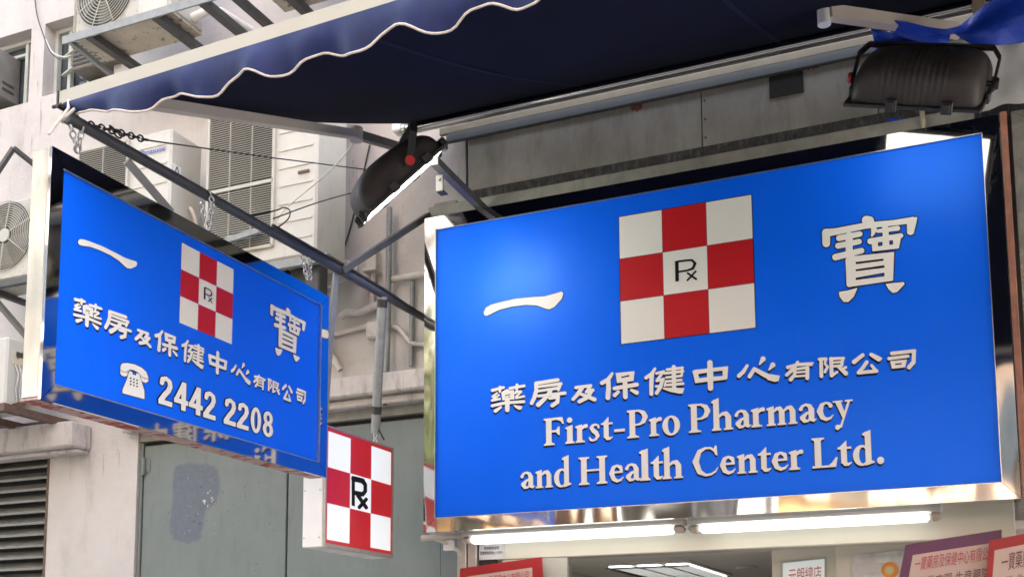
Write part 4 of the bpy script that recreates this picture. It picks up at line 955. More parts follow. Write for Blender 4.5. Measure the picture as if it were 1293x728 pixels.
# ================================================================= floodlights
def floodlight(label, ctr, axis, nrm, L=0.50, W=0.46, D_=0.17, brk=(0,0,1), pv=0.0, skew=0.08, h_=0.215, glass=None, hide=0):
    """axis: pivot axis; nrm: where the glass faces; local frame x = pivot axis, y = across the glass, z = back"""
    a = unit(axis); n = V(*nrm); n = unit(n-a*np.dot(n,a)); bk_ = -n; c = np.cross(bk_, a)
    Mx = Matrix(((a[0],c[0],bk_[0],ctr[0]),(a[1],c[1],bk_[1],ctr[1]),(a[2],c[2],bk_[2],ctr[2]),(0,0,0,1)))
    t = thing('floodlight', label, 'floodlight', mat=Mx, group='floodlights aimed at the shop signs')
    I3 = Mx.to_3x3().inverted()
    nx_, na = 84, 26; vs = []                            # domed housing with ribs
    for i in range(nx_+1):
        u_ = -1+2*i/nx_; k_ = (1-min(1,abs(u_))**6.5)**(1/2.4)
        rib = 1.0+(0.006 if (i % 4) < 2 else -0.006) if -0.55 < u_ < 0.5 else 1.0
        for j in range(na+1):
            th = math.pi*j/na; cy, sz = math.cos(th), max(0.0, math.sin(th))
            sy = abs(cy)**0.8*(1 if cy > 0 else -1)
            dep = D_*(1-skew*sy)
            vs.append((u_*L/2, sy*W/2*(0.72+0.28*k_)*rib, max(0.0, sz)**0.58*dep*(0.10+0.90*k_)*rib))
    m = MB(); m.add(vs, [(i*(na+1)+j, i*(na+1)+j+1, (i+1)*(na+1)+j+1, (i+1)*(na+1)+j) for i in range(nx_) for j in range(na)], 0, True)
    m.add(vs, [tuple(range(na, -1, -1)), tuple(nx_*(na+1)+j for j in range(na+1))], 0)
    m.build('housing', M_lamp, t, local=True)
    m = MB(); f_ = 0.016
    for (x0,x1,y0,y1) in ((-L/2-f_,L/2+f_,-W/2-f_,-W/2+.012),(-L/2-f_,L/2+f_,W/2-.012,W/2+f_),(-L/2-f_,-L/2+.013,-W/2+.012,W/2-.012),(L/2-.013,L/2+f_,-W/2+.012,W/2-.012)):
        m.cbox((x0,y0,-0.012),(x1,y1,0.006),0.004)
    m.build('lens_frame', M_black, t, local=True)
    m = MB(); m.cbox((-L/2+.014,-W/2+.013,-0.010),(L/2-.014,W/2-.013,-0.002),0.003); m.build('glass', glass or M_lens, t, local=True)
    for q_ in (-0.3, 0.55):
        for s_ in (-1, 1):
            x_ = q_*L/2; y_ = s_*(W/2+.017)
            m = MB(); m.cbox((x_-0.024,y_-.009,-0.022),(x_+0.024,y_+.009,0.034),0.004); m.cbox((x_-0.014,y_+s_*.0135-.004,-0.012),(x_+0.014,y_+s_*.0135+.004,0.026),0.002); m.build('clip', M_black, t, local=True)
            y_ = q_*W/2; x_ = s_*(L/2+.017)
            m = MB(); m.cbox((x_-.009,y_-0.024,-0.018),(x_+.009,y_+0.024,0.03),0.004); m.build('clip', M_black, t, local=True)
    b_ = I3 @ Vector(brk); b_ = V(*b_); b_[0] = 0; b_ = unit(b_)
    e_ = L/2+0.026
    m = MB(); w0 = V(-e_,pv*W,0.05); w1 = V(e_,pv*W,0.05)
    sd_ = np.cross(b_, (1,0,0))
    for w_ in (w0, w1): m.bar(w_-b_*0.03, w_+b_*(h_-0.045), 0.010, 0.036, up=sd_)
    ii = V(0.035,0,0)
    m.bar(w0+b_*(h_-0.048), w0+b_*h_+ii, 0.010, 0.036, up=sd_); m.bar(w1+b_*(h_-0.048), w1+b_*h_-ii, 0.010, 0.036, up=sd_)
    m.bar(w0+b_*h_+ii, w1+b_*h_-ii, 0.036, 0.010, up=b_)
    m.build('bracket', M_black, t, local=True)
    for s_, w_ in ((-1,w0),(1,w1)):
        m = MB(); m.tube([w_-V(s_*0.03,0,0), w_+V(s_*0.018,0,0)], 0.012, 10, 1); m.tube([w_+V(s_*0.006,0,0), w_+V(s_*0.020,0,0)], 0.024, 14, 0); m.build('knob', [M_black if s_ == hide else M_red, M_black], t, local=True)
    m = MB(); m.cbox((-0.05,W/2+f_+.002,0.0),(0.05,W/2+f_+.05,0.045),0.008); m.build('junction_cap', M_black, t, local=True)
    return t, Mx
p0 = pY(452,284,4.8); p1 = pY(562,184,4.8); cdir = unit(p1-p0); vd = unit((p0+p1)/2-CAM)
n1 = -np.cross(cdir, vd); n1 = n1 if n1[2] < 0 else -n1; n1 = unit(unit(n1)-vd*0.05); LS = 1.0 if np.dot(np.cross(cdir, -n1), vd) < 0 else -1.0
fl1, M1 = floodlight('black floodlight tilted steeply between the two blue signs', (p0+p1)/2, unit(np.cross(cdir, -n1))*math.cos(R(22))+cdir*math.sin(R(22))*LS, n1, L=0.39, W=float(np.linalg.norm(p1-p0))*0.85, D_=0.165, brk=(0.12,0.0,1), pv=0.12, h_=0.19)
p0 = pY(1082,134,4.95); p1 = pY(1240,142,4.95); n2 = V(0.0,0.66,-0.75)
fl2, M2 = floodlight('black ribbed floodlight seen from behind above the upper edge of the largest sign', (p0+p1)/2+V(0.01,0.17,0.165), p1-p0, n2, L=0.55, W=0.44, D_=0.18, brk=(0,0.1,1), pv=-0.05, h_=0.17, glass=M_lensd, hide=1)
m = MB(); m.bar(pY(548,203,4.88), pY(614,268,5.74), 0.042, 0.042)
tag(m.build('lamp_arm', M_dark), 'dark square steel arm from the beam to the tilted floodlight', 'bracket arm')
q = pY(556,232,4.98); m = MB(); m.cbox(q-V(.022,.012,.045), q+V(.022,-.004,.045), .003); m.cbox(q-V(.022,.003,.045), q+V(.022,.05,-.037), .003); m.tube([q+V(0,-.006,.02), q+V(0,-.02,.02)], .008, 8)
tag(m.build('angle_plate', M_black), 'small black angle plate under the tilted floodlight', 'plate')
m = MB(); m.bar(pY(1163,128,5.70), pY(1168,186,5.62), 0.022, 0.03); m.tube([pY(1167,150,5.60), pY(1165,168,5.598), pY(1170,182,5.595)], 0.006, 6); m.bar(pY(1165,120,5.72), pY(1160,60,5.5), 0.03, 0.03)
tag(m.build('hanger_bar', mat('tan_weathered_bar', (0.36,0.33,0.25), 0.8, var=0.2, vscale=20)), 'weathered tan hanger bar with a rope, below the ribbed floodlight', 'hanger')

# ================================================================= tarpaulin, foil sheet, pole and neighbouring sign at the right edge
def cloth(name, label, top, bot, mt, cat, amp=0.03, nu=60, nv=14, seed=1, th=0.004):
    top = [V(*p) for p in top]; bot = [V(*p) for p in bot]
    def samp(L_, t):
        d_ = np.cumsum([0]+[np.linalg.norm(L_[i+1]-L_[i]) for i in range(len(L_)-1)]); d_ /= d_[-1]
        return np.array([np.interp(t, d_, [p[k] for p in L_]) for k in range(3)])
    r_ = random.Random(seed); ph_ = [r_.uniform(0,6) for _ in range(6)]; vs = []
    for j in range(nv+1):
        for i in range(nu+1):
            u_, v_ = i/nu, j/nv; p = samp(top,u_)*(1-v_)+samp(bot,u_)*v_
            p[1] += amp*(math.sin(9*u_+ph_[0]+3*v_)*0.6+math.sin(23*u_+ph_[1]-4*v_)*0.3+math.sin(7*v_+5*u_+ph_[2])*0.4); p[2] -= amp*0.25*math.sin(math.pi*v_)*math.sin(15*u_+ph_[3]); vs.append(p)
    fs = [(j*(nu+1)+i, j*(nu+1)+i+1, (j+1)*(nu+1)+i+1, (j+1)*(nu+1)+i) for j in range(nv) for i in range(nu)]
    m = MB(); m.add(vs, fs, 0, True); m.add([p+V(0,th,0) for p in vs], [tuple(reversed(f)) for f in fs], 0, True)
    return tag(m.build(name, mt), label, cat)
Yt = 5.25
cloth('tarpaulin', 'bright blue tarpaulin draped over the ribbed floodlight bracket at the right edge',
      [pY(x,y,Yt) for x, y in ((1070,2),(1078,0),(1092,8),(1108,20),(1128,28),(1150,32),(1175,36),(1195,38),(1212,34),(1228,18),(1245,2),(1270,-8),(1310,-12))],
      [pY(x,y,Yt+0.06) for x, y in ((1072,4),(1084,14),(1098,32),(1112,36),(1130,42),(1150,48),(1164,52),(1185,49),(1205,43),(1225,56),(1258,58),(1280,54),(1312,46))], M_tarp, 'tarpaulin', 0.02, seed=3)
cloth('tarpaulin', 'lower fold of blue plastic sheet hanging just behind the ribbed floodlight',
      [pY(x,y,5.42) for x, y in ((1100,38),(1150,46),(1200,44))], [pY(x,y,5.42) for x, y in ((1106,62),(1150,66),(1192,66))], M_tarp, 'tarpaulin', 0.015, seed=5)
cloth('foil_sheet', 'crinkled silver plastic sheet hanging behind the floodlight at the right edge',
      [pY(x,y,5.72) for x, y in ((1180,48),(1225,52),(1312,44))], [pY(x,y,5.74) for x, y in ((1180,136),(1240,140),(1312,128))], M_foil, 'plastic sheet', 0.03, seed=8)
q0 = pY(1266,142,5.56); q1 = pY(1292,728,5.56); xq = (q0[0]+q1[0])/2
m = MB(); m.cbox((O2[1]+0.006,5.555,0.14),(O2[1]+0.036,5.60,4.185),0.004); tag(m.build('sign_post', M_copper), 'rust red steel post squeezed between the big sign and its right neighbour', 'post')
m = MB(); m.box((O2[1]+0.037,5.60,0.14),(O2[1]+0.055,5.66,4.18)); tag(m.build('gap_batten', M_black), 'black batten in the gap right of the rust red post', 'batten')
nb = thing('neighbour_sign', 'mirror steel edge of the next shop sign at the far right edge', 'shop sign', (0.6, 5.6, 2.3))
NX0 = O2[1]+0.056
m = MB(); plate_frame(m, lambda a, z, o_: (a, 5.60-o_, z), NX0+0.16, 2.6, Zb+0.05, Zt-0.02, NX0, 2.76, O2[2]-0.02, 4.19, -0.004, 0.012); m.build('mirror_frame', mat('dulled_mirror_steel', (0.36,0.34,0.30), 0.35, 0.5, bump=0.02, bscale=6, var=0.15, vscale=8, dirt=0.5, dirtcol=(0.25,0.22,0.18), dscale=(6,6,3)), nb)
m = MB(); m.box((NX0+0.158,5.60,Zb+0.048),(2.602,5.62,Zt-0.018)); m.build('sign_face', M_white, nb)
m = MB(); m.box((NX0+.002,5.621,O2[2]-.018),(2.758,5.74,4.188)); m.build('casing', M_chrome, nb)
cloth('plastic_sheet', 'dark blue plastic hanging in the gap above the big sign right end', [pY(x,y,5.90) for x, y in ((1120,150),(1160,150),(1200,150))], [pY(x,y,5.90) for x, y in ((1120,200),(1160,196),(1200,190))], M_tarp, 'plastic sheet', 0.01, seed=11)

# ================================================================= air conditioners on the wall
def condenser(label, x0, x1, yf, d, z0, z1, body=M_ac, base=None, name='condenser'):
    t = thing(name, label, 'air conditioner', ((x0+x1)/2, yf+d/2, z0), group='air conditioners on the pink wall')
    m = MB(); m.cbox((x0,yf,z0),(x1,yf+d,z1),0.014); b = m.build('casing', body, t)
    if base is not None: MB().cbox((x0+.004,yf+.004,z0-0.014),(x1-.004,yf+d-.004,z0-0.001),0.003).build('base_pan', base, t)
    return t, b
def fan_front(t, cx, cz, r, yf, body=M_slat, rings=9, spokes=8):
    m = MB(); m.tube([(cx,yf-0.006,cz),(cx,yf-0.002,cz)], r*1.0, 48); f = m.build('fan_opening', M_accoil, t)
    m = MB()
    for k_ in range(5):
        a = 2*math.pi*k_/5+0.3; pts = []
        for s_ in np.linspace(0.2,0.92,5): pts.append((cx+r*s_*math.cos(a+s_*0.5), yf-0.009, cz+r*s_*math.sin(a+s_*0.5)))
        for s_ in np.linspace(0.92,0.2,5): pts.append((cx+r*s_*math.cos(a+0.75+s_*0.3), yf-0.0065, cz+r*s_*math.sin(a+0.75+s_*0.3)))
        m.add(pts, [tuple(range(10))])
    m.build('fan_blade', mat('grey_fan_blade', (0.16,0.155,0.14), 0.6, var=0.1, vscale=10), f)
    m = MB()
    for k_ in range(1, rings+1): m.torus((cx,yf-0.016,cz), (0,1,0), r*(0.22+0.8*k_/rings), 0.0032, 40, 5)
    for k_ in range(spokes):
        a = 2*math.pi*k_/spokes+0.39; m.tube([(cx+r*.2*math.cos(a),yf-0.02,cz+r*.2*math.sin(a)),(cx+r*1.02*math.cos(a),yf-0.012,cz+r*1.02*math.sin(a))], 0.0042, 6)
    m.tube([(cx,yf-0.024,cz),(cx,yf-0.012,cz)], r*0.2, 24)
    m.build('fan_guard', body, t)
def louvre_front(t, a, b, z0, z1, yf, pitch=0.0145, breaks=()):
    m = MB(); m.box((a,yf-0.004,z0),(b,yf-0.001,z1)); gb = m.build('coil_backing', M_accoil, t)
    m = MB(); z = z0+0.004
    while z < z1-0.01:
        if all(abs(z-q) > 0.018 for q in breaks): m.add([(a,yf-0.018,z),(b,yf-0.018,z),(b,yf-0.006,z+pitch*0.62),(a,yf-0.006,z+pitch*0.62),(a,yf-0.018,z-0.003),(b,yf-0.018,z-0.002)], [(0,1,2,3),(4,5,1,0)])
        z += pitch
    for q in breaks: m.box((a,yf-0.02,q-0.011),(b,yf-0.006,q+0.011))
    for q in (a, b): m.box((q-0.009,yf-0.02,z0-.006),(q+0.009,yf-0.0005,z1+.006))
    for q in (z0-.006, z1+.006): m.box((a,yf-0.02,q-0.008),(b,yf-0.0005,q+0.008))
    n_ = max(1, int((b-a)/0.16))
    for k_ in range(1, n_): m.box((a+(b-a)*k_/n_-.002,yf-0.0165,z0),(a+(b-a)*k_/n_+.002,yf-0.0055,z1))
    m.build('grille', M_slat, t)
def ridges(t, a, b, zs, yf, slots=()):
    m = MB()
    for z in zs: m.box((a,yf-0.006,z-0.006),(b,yf+0.001,z+0.006))
    m.build('panel_ridge', M_ac, t)
# tall twin condenser in the middle
zB0 = 4.055; xB = (pY(262,240,5.5)[0], pY(400,240,5.5)[0]); xBp = pY(350,235,5.5)[0]
tB, _ = condenser('tall cream condenser with full height grille, right of the branded unit', xB[0], xB[1], 5.5, 0.34, zB0, 5.34)
louvre_front(tB, xB[0]+0.012, xBp-0.02, zB0+0.10, 5.31, 5.5, breaks=(pY(300,238,5.5)[2],))
ridges(tB, xBp+0.012, xB[1]-0.03, [zB0+0.12+0.115*k_ for k_ in range(11)], 5.5)
q0, q1 = pY(377,220,5.5), pY(391,214,5.5); MB().box((q0[0],5.490,q0[2]),(q1[0],5.4995,q1[2])).build('handle_slot', M_rust, tB)
# branded condenser on the left of it
xP = (pY(100,190,5.5)[0], pY(217,161,5.5)[0]); xPp = pY(166,205,5.5)[0]; zP1 = pY(217,161,5.5)[2]
tP, _ = condenser('cream condenser with a blue brand name on its front panel and a warning label', xP[0], xP[1], 5.5, 0.31, zP1-0.66, zP1)
louvre_front(tP, xP[0]+0.012, xPp-0.02, zP1-0.64, zP1-0.03, 5.5)
ridges(tP, xPp+0.012, xP[1]-0.03, [zP1-0.10-0.13*k_ for k_ in range(5)], 5.5)
m = MB(); q = [pY(178,197,5.492), pY(209,189,5.492), pY(209,183,5.492)]
hgt = 0.036
put_text(m, 'Panasonic', lambda u, v: (q[0][0]+(q[1][0]-q[0][0])*u, 5.4915, q[0][2]+hgt*v+(q[1][2]-q[0][2])*u*0), 0, 0.015)
m.build('brand_lettering', M_label, tP)
c0, c1 = pX(218,206,xP[1]+0.001), pX(226,222,xP[1]+0.001)
m = MB(); m.quad((xP[1]+0.001,c0[1],c1[2]-.004),(xP[1]+0.001,c1[1]+0.02,c1[2]-.004),(xP[1]+0.001,c1[1]+0.02,c0[2]+.004),(xP[1]+0.001,c0[1],c0[2]+.004),0)
yc_ = (c0[1]+c1[1]+0.02)/2; zc_ = (c0[2]+c1[2])/2
T3 = [(yc_+0.022*math.sin(a), zc_-0.006+0.03*math.cos(a)) for a in (0,2.094,4.189)]
for k_ in range(3): m.bar((xP[1]+0.003,*T3[k_]), (xP[1]+0.003,*T3[(k_+1)%3]), 0.005, 0.002, 1, up=(1,0,0))
m.build('warning_label', [M_paper, M_ink], tP)
# top condenser on its steel frame
yT_ = 5.42; xt0 = pY(90,45,yT_)[0]; xt1 = xt0+0.84; zt0 = pY(79,52,5.38)[2]+0.03
tT, bT = condenser('grimy condenser with a round fan guard on the steel frame high above the awning', xt0, xt1, yT_, 0.34, zt0+0.016, zt0+0.62, body=M_acold, base=M_acbase)
fc = pY(133,-8,yT_); fan_front(tT, fc[0], fc[2], 0.235, yT_)
m = MB()
for k_ in range(36): m.box((xt0+0.02,yT_-0.006,zt0+0.04+k_*0.016),(fc[0]-0.245,yT_-0.001,zt0+0.046+k_*0.016))
m.build('front_rib', M_slat, tT)
m = MB(); m.box((fc[0]+0.30,yT_-0.005,zt0+0.03),(xt1-0.02,yT_-0.001,zt0+0.60)); m.build('service_cover', M_ac, tT)
m = MB(); q = pY(285,14,5.7); m.tube([(xt1+0.0,5.65,q[2]-0.02),(xt1+0.12,5.65,q[2]+0.0),(xt1+0.17,5.72,q[2]+0.02),(xt1+0.19,6.04,q[2]+0.05)], 0.03, 10); m.build('duct', M_foil, tT)
fz = zt0
x_ = pY(320,-14,yT_)[0]
condenser('next condenser on the top frame, only its grimy underside corner showing above the awning', x_, x_+0.8, yT_, 0.34, zt0+0.016, zt0+0.62, body=M_acold, base=M_acbase)
fr = thing('angle_bracket', 'dark angle steel frame under the grimy top condenser', 'bracket', (xt0+0.4, 5.7, fz))
fx0 = pY(79,57,5.38)[0]; fx1 = fx0+3.2
m = MB(); m.bar((fx0,5.38,fz-0.028),(fx1,5.38,fz-0.028), 0.012, 0.056); m.bar((fx0,5.405,fz-0.003),(fx1,5.405,fz-0.003), 0.05, 0.006); m.build('front_rail', M_steel, fr)
for px_, py_, ww in ((112,57,0.055),(196,33,0.055),(256,12,0.055),(292,3,0.045),(345,-20,0.055)):
    x_ = pY(px_, py_, 5.39)[0]; m = MB(); m.bar((x_,5.388,fz-0.035),(x_,YW-0.002,fz-0.035), ww, 0.05); m.build('cross_bar', M_dark, fr)
x_ = pY(88,62,5.39)[0]; m = MB(); m.bar((x_,5.388,fz-0.04),(x_+0.02,YW-0.002,fz-0.13), 0.03, 0.03); m.build('cross_bar', M_steel, fr)
# left condenser with open fan
yl = 5.5; xl1 = pY(44,248,yl)[0]; zl1 = pY(44,247,yl)[2]; zl0 = pY(40,347,yl)[2]
tL, _ = condenser('cream condenser with a wide round fan at the left edge, level with the hanging sign', xl1-0.72, xl1, yl, 0.3, zl0, zl1, body=M_acold)
q = pY(8,298,yl); r_ = (pY(41,292,yl)[0]-q[0]); fan_front(tL, q[0], q[2], r_, yl, rings=12, spokes=6)
bl = thing('angle_bracket', 'dark bracket frame under the left fan condenser', 'bracket', (xl1-0.3, 5.7, zl0))
m = MB(); m.bar((xl1-0.8,5.52,zl0-0.022),(xl1+0.03,5.52,zl0-0.022), 0.04, 0.04); m.build('front_rail', M_dark, bl)
for k_ in (0.03, 0.45):
    m = MB(); m.bar((xl1-k_,5.54,zl0-0.022),(xl1-k_,YW-.002,zl0-0.022), 0.04, 0.038); m.build('cross_bar', M_dark, bl)
    m = MB(); m.bar((xl1-k_,5.56,zl0-0.045),(xl1-k_,YW-.002,zl0-0.36), 0.035, 0.035); m.build('diagonal_brace', M_steel, bl)
# lowest condenser, mostly behind the sign's edge
yv = 5.45; xv1 = pY(10,424,yv)[0]; zv1 = pY(10,424,yv)[2]; zv0 = pY(10,510,yv)[2]
tV, _ = condenser('lowest white condenser seen from its service side beside the hanging sign', xv1-0.75, xv1, yv, 0.3, zv0, zv1)
m = MB(); a, b = pX(17,440,xv1+.002), pX(31,458,xv1+.002); m.box((xv1-.001,a[1],b[2]-.03),(xv1+0.008,b[1]+.03,a[2])); m.build('service_plate', M_acbase, tV)
m = MB(); m.box((xv1+0.0085,a[1]+.02,a[2]-.05),(xv1+0.011,b[1],a[2]-.015)); m.build('terminal_slot', M_accoil, tV)
m = MB(); 
for dy in (0.02,0.05,0.09): m.tube([(xv1+.004,a[1]+dy,b[2]-.03),(xv1+.03,a[1]+dy+.01,b[2]-.1),(xv1+.02,a[1]+dy,b[2]-.2),(xv1+.004,a[1]+dy+.03,zv0+.02)], 0.006, 6)
m.build('connecting_pipe', M_patchw, tV)
bv = thing('angle_bracket', 'rusty brown frame under the lowest white condenser', 'bracket', (xv1, 5.7, zv0))
m = MB(); m.bar((xv1-0.9,5.42,zv0-0.03),(xv1+0.06,5.42,zv0-0.03), 0.05, 0.055); m.bar((xv1-0.9,5.95,zv0-0.03),(xv1+0.06,5.95,zv0-0.03), 0.05, 0.05); m.build('front_rail', M_rust, bv)
for k_ in (0.03, 0.42): m = MB(); m.bar((xv1+0.06-k_,5.448,zv0-0.03),(xv1+0.06-k_,YW-.002,zv0-0.03), 0.055, 0.05); m.build('cross_bar', M_rust, bv)
q = pY(32,512,5.6); m = MB(); m.bar((xv1+.03,5.5,zv0+0.0),(xv1+.03,5.85,zv0+0.17), 0.03, 0.03); m.build('diagonal_brace', M_rust, bv)
# frame below the tall condenser
bb = thing('angle_bracket', 'cluttered steel frame below the tall cream condenser', 'bracket', (-4.0, 5.7, zB0))
m = MB(); m.bar((xB[0]-0.3,5.52,zB0-0.03),(xB[1]+0.08,5.52,zB0-0.03), 0.04, 0.05); m.build('front_rail', M_steel, bb)
for k_ in (0.0, 0.38, 0.75): m = MB(); m.bar((xB[1]+0.05-k_,5.545,zB0-0.03),(xB[1]+0.05-k_,YW-.002,zB0-0.03), 0.04, 0.05); m.build('cross_bar', M_dark, bb)
m = MB(); q = pY(400,362,5.62); m.cbox(q-V(0.06,0.05,0.2), q+V(0.05,0.05,0.2), 0.01); m.cbox(q-V(0.2,0.0,0.05), q+V(-0.06,0.1,0.14), 0.01); m.build('valve_block', M_dark, bb)
m = MB(); m.bar((xP[0],5.52,zP1-0.69),(xP[1]+.05,5.52,zP1-0.69), 0.04, 0.05); m.bar((xP[0]+.05,5.54,zP1-0.69),(xP[0]+.05,YW-.002,zP1-0.69), 0.04, 0.05); m.bar((xP[1],5.54,zP1-0.69),(xP[1],YW-.002,zP1-0.69), 0.04, 0.05)
tag(m.build('angle_bracket', M_dark), 'steel frame under the branded condenser, hidden low behind the hanging sign', 'bracket')
# window units
def window_unit(label, x0, x1, y0, y1, z0, z1, col_):
    t = thing('window_unit', label, 'air conditioner', ((x0+x1)/2, y0, z0), group='air conditioners on the pink wall')
    MB().cbox((x0,y0,z0),(x1,y1,z1),0.008).build('casing', col_, t)
    m = MB()
    for k_ in range(7): m.box((x0+.02,y0-.006,z0+.03+k_*(z1-z0-.06)/7),(x1-.02,y0-.001,z0+.045+k_*(z1-z0-.06)/7))
    m.build('grille', M_accoil, t)
    m = MB()
    for k_ in range(2): m.box((x1+.001,y0+.04,z0+.06+k_*.05),(x1+.004,y1-.06,z0+.08+k_*.05))
    m.build('side_vent', M_accoil, t)
    return t
mw = mat('brown_window_unit', (0.17,0.15,0.13), 0.6, var=0.25, vscale=8, dirt=0.5, dirtcol=(0.06,0.05,0.04), dscale=(6,6,3))
a = pY(-3,116,5.98)
window_unit('grey window unit jutting from the window at the far left edge', a[0]-0.5, a[0], 5.98, 6.19, a[2]-0.02, a[2]+0.36, mat('grey_window_unit', (0.17,0.16,0.145), 0.6, var=0.2, vscale=8, dirt=0.4, dirtcol=(0.10,0.09,0.08), dscale=(6,6,3)))
a = pY(82,92,5.98)
window_unit('dark brown window unit behind the opened louvres beside the top condenser', a[0]+0.06, a[0]+0.50, 5.98, 6.19, a[2]+0.0, a[2]+0.30, mw)
# loose bracket at the left edge
m = MB(); a, b, c = pY(-6,222,5.85), pY(17,187,5.85), pY(20,196,5.85)
m.bar(a, b, 0.03, 0.03); m.bar(b, V(b[0]+0.02,YW-.002,b[2]-0.06), 0.03, 0.03)
tag(m.build('wall_bracket', M_dark), 'dark empty steel bracket on the pink wall at the left edge', 'bracket')

# ================================================================= conduits and boxes on the pink wall
def conduit(name, label, pts, r, mt, cat='pipe'):
    return cable(label, pts, r, mt, name, cat)
conduit('drain_pipe', 'thin grey vertical drain pipe with a rusty tip on the pink wall', [pY(492,262,5.98),pY(491,330,5.98),pY(490,400,5.98),pY(488,470,5.98),pY(487,508,5.98)], 0.019, M_steel)
m = MB(); m.tube([pY(487.5,488,5.98), pY(486.5,511,5.98)], 0.015, 10); tag(m.build('rusty_pipe_tip', M_rust), 'rusty end sticking out below the grey drain pipe', 'pipe')
conduit('conduit', 'whitewashed conduit bending past the square junction box above the ledge', [pY(400,428,6.02),pY(430,420,6.02),pY(465,412,6.02),pY(495,412,6.02),pY(506,417,6.02),pY(516,430,6.02),pY(524,434,6.02),pY(545,435,6.02)], 0.016, M_pink2)
conduit('conduit', 'whitewashed conduit arm just below the long pipe near the grey hanger', [pY(430,400,6.0),pY(440,394,6.0),pY(455,394,6.0),pY(478,384,6.0)], 0.024, M_pink2)
conduit('conduit', 'pale drain hose curling under the right corner of the tall condenser', [pY(405,310,5.8),pY(412,322,5.85),pY(430,330,5.95),pY(445,334,6.0),pY(449,342,6.0),pY(440,350,6.0),pY(415,360,6.0),pY(395,372,6.0)], 0.018, M_pconduit)
conduit('conduit', 'cream conduit running right from the drain pipe into the big sign edge', [pY(493,353,6.0),pY(512,350,6.0),pY(535,346,6.0),pY(560,342,6.0)], 0.022, M_pconduit)
conduit('conduit', 'thin vertical grey conduit near the big sign left edge', [pY(521,350,6.02),pY(520,400,6.02),pY(519,462,6.02)], 0.016, M_steel)
conduit('conduit', 'vertical pinkish conduit below the small wall light box', [pY(472,322,6.02),pY(471,350,6.02),pY(470,390,6.02)], 0.018, M_pink2)
a, b = pY(461,427,5.98), pY(483,403,5.98); m = MB(); m.cbox((a[0],5.98,a[2]),(b[0],YW-.002,b[2]),0.01); tag(m.build('junction_box', M_pink2), 'square whitewashed junction box on the wall above the ledge', 'junction box')
a, b = pY(461,340,5.97), pY(474,312,5.97); m = MB(); m.cbox((a[0],5.97,a[2]),(b[0],YW-.002,b[2]),0.008); m.cbox((a[0]-.01,5.95,a[2]-.02),(b[0]+.01,YW-.003,a[2]),0.004); tag(m.build('junction_box', M_pconduit), 'small cream box under the tilted floodlight, on the pink wall', 'junction box')
conduit('conduit', 'long vertical seam pipe left of the grey cladding', [pY(589,168,6.03),pY(589.5,200,6.03),pY(590,250,6.03)], 0.008, M_dark)
conduit('conduit', 'leaning dark strut behind the hanging sign right edge', [pY(408,430,6.0),pY(420,450,6.0),pY(430,467,6.0)], 0.02, M_pink2)

conduit('wire', 'thin loose wire running down the wall between the two windows', [pY(44,-4,6.04),pY(47,20,6.03),pY(56,48,6.03),pY(64,66,6.05),pY(76,76,6.02)], 0.004, M_cable, 'cable')
conduit('wire', 'white wire sagging across the opened window beside the top condenser', [pY(58,50,6.02),pY(66,66,6.0),pY(80,72,5.95),pY(90,70,5.9)], 0.005, M_pconduit, 'cable')
conduit('refrigerant_pipe', 'pair of lagged pipes leaving the right side of the tall condenser', [pY(405,285,5.68),pY(418,292,5.75),pY(428,305,5.9),pY(430,322,6.03)], 0.014, M_pconduit)
conduit('refrigerant_pipe', 'lagged pipe from the branded condenser down behind the hanging sign', [pX(240,262,xP[1]+.02),pX(246,276,xP[1]+.05),pX(250,300,xP[1]+.05)], 0.014, M_pconduit)
m = MB(); m.bar(pY(286,304,5.44), pY(328,291,5.44), 0.03, 0.035); tag(m.build('pale_rail', M_steel), 'pale steel rail just above the top edge of the hanging sign', 'rail')
rr = random.Random(21); ms = MB()                     # drip stains with their own shapes on the paint
for k_ in range(46):
    zone = rr.choice(((0,40,145,190),(40,58,60,160),(410,535,520,521),(62,172,565,575),(300,440,110,150),(440,585,185,230),(0,170,150,200)))
    u = rr.uniform(zone[0], zone[1]); v = rr.uniform(zone[2], zone[3])
    if zone[2] == 520: continue
    L_ = rr.uniform(12,60); ww = rr.uniform(.5,1.8)
    a_ = pY(u, v, YW-0.0015); pts_ = []
    wv = rr.uniform(0,6)
    for s_ in np.linspace(0,1,9): pts_.append((a_[0]+(ww*(1-s_)**.6*(0.6+.4*math.sin(9*s_+wv)))*.0045, a_[2]-L_*.0046*s_))
    for s_ in np.linspace(1,0,9): pts_.append((a_[0]-(ww*(1-s_)**.6*(0.6+.4*math.sin(7*s_+wv)))*.0045, a_[2]-L_*.0046*s_))
    if any(h_[0] < p_[0] < h_[1] and h_[2] < p_[1] < h_[3] for h_ in (W1,W2,LV,DR,SH) for p_ in pts_): continue
    fill(ms, [pts_], lambda p_, q_: (p_, YW-0.0015, q_), 0)
ms.build('drip_stain', mat('faint_drip_stain', (0.40,0.355,0.335), 0.9, var=0.25, vscale=30), bld)

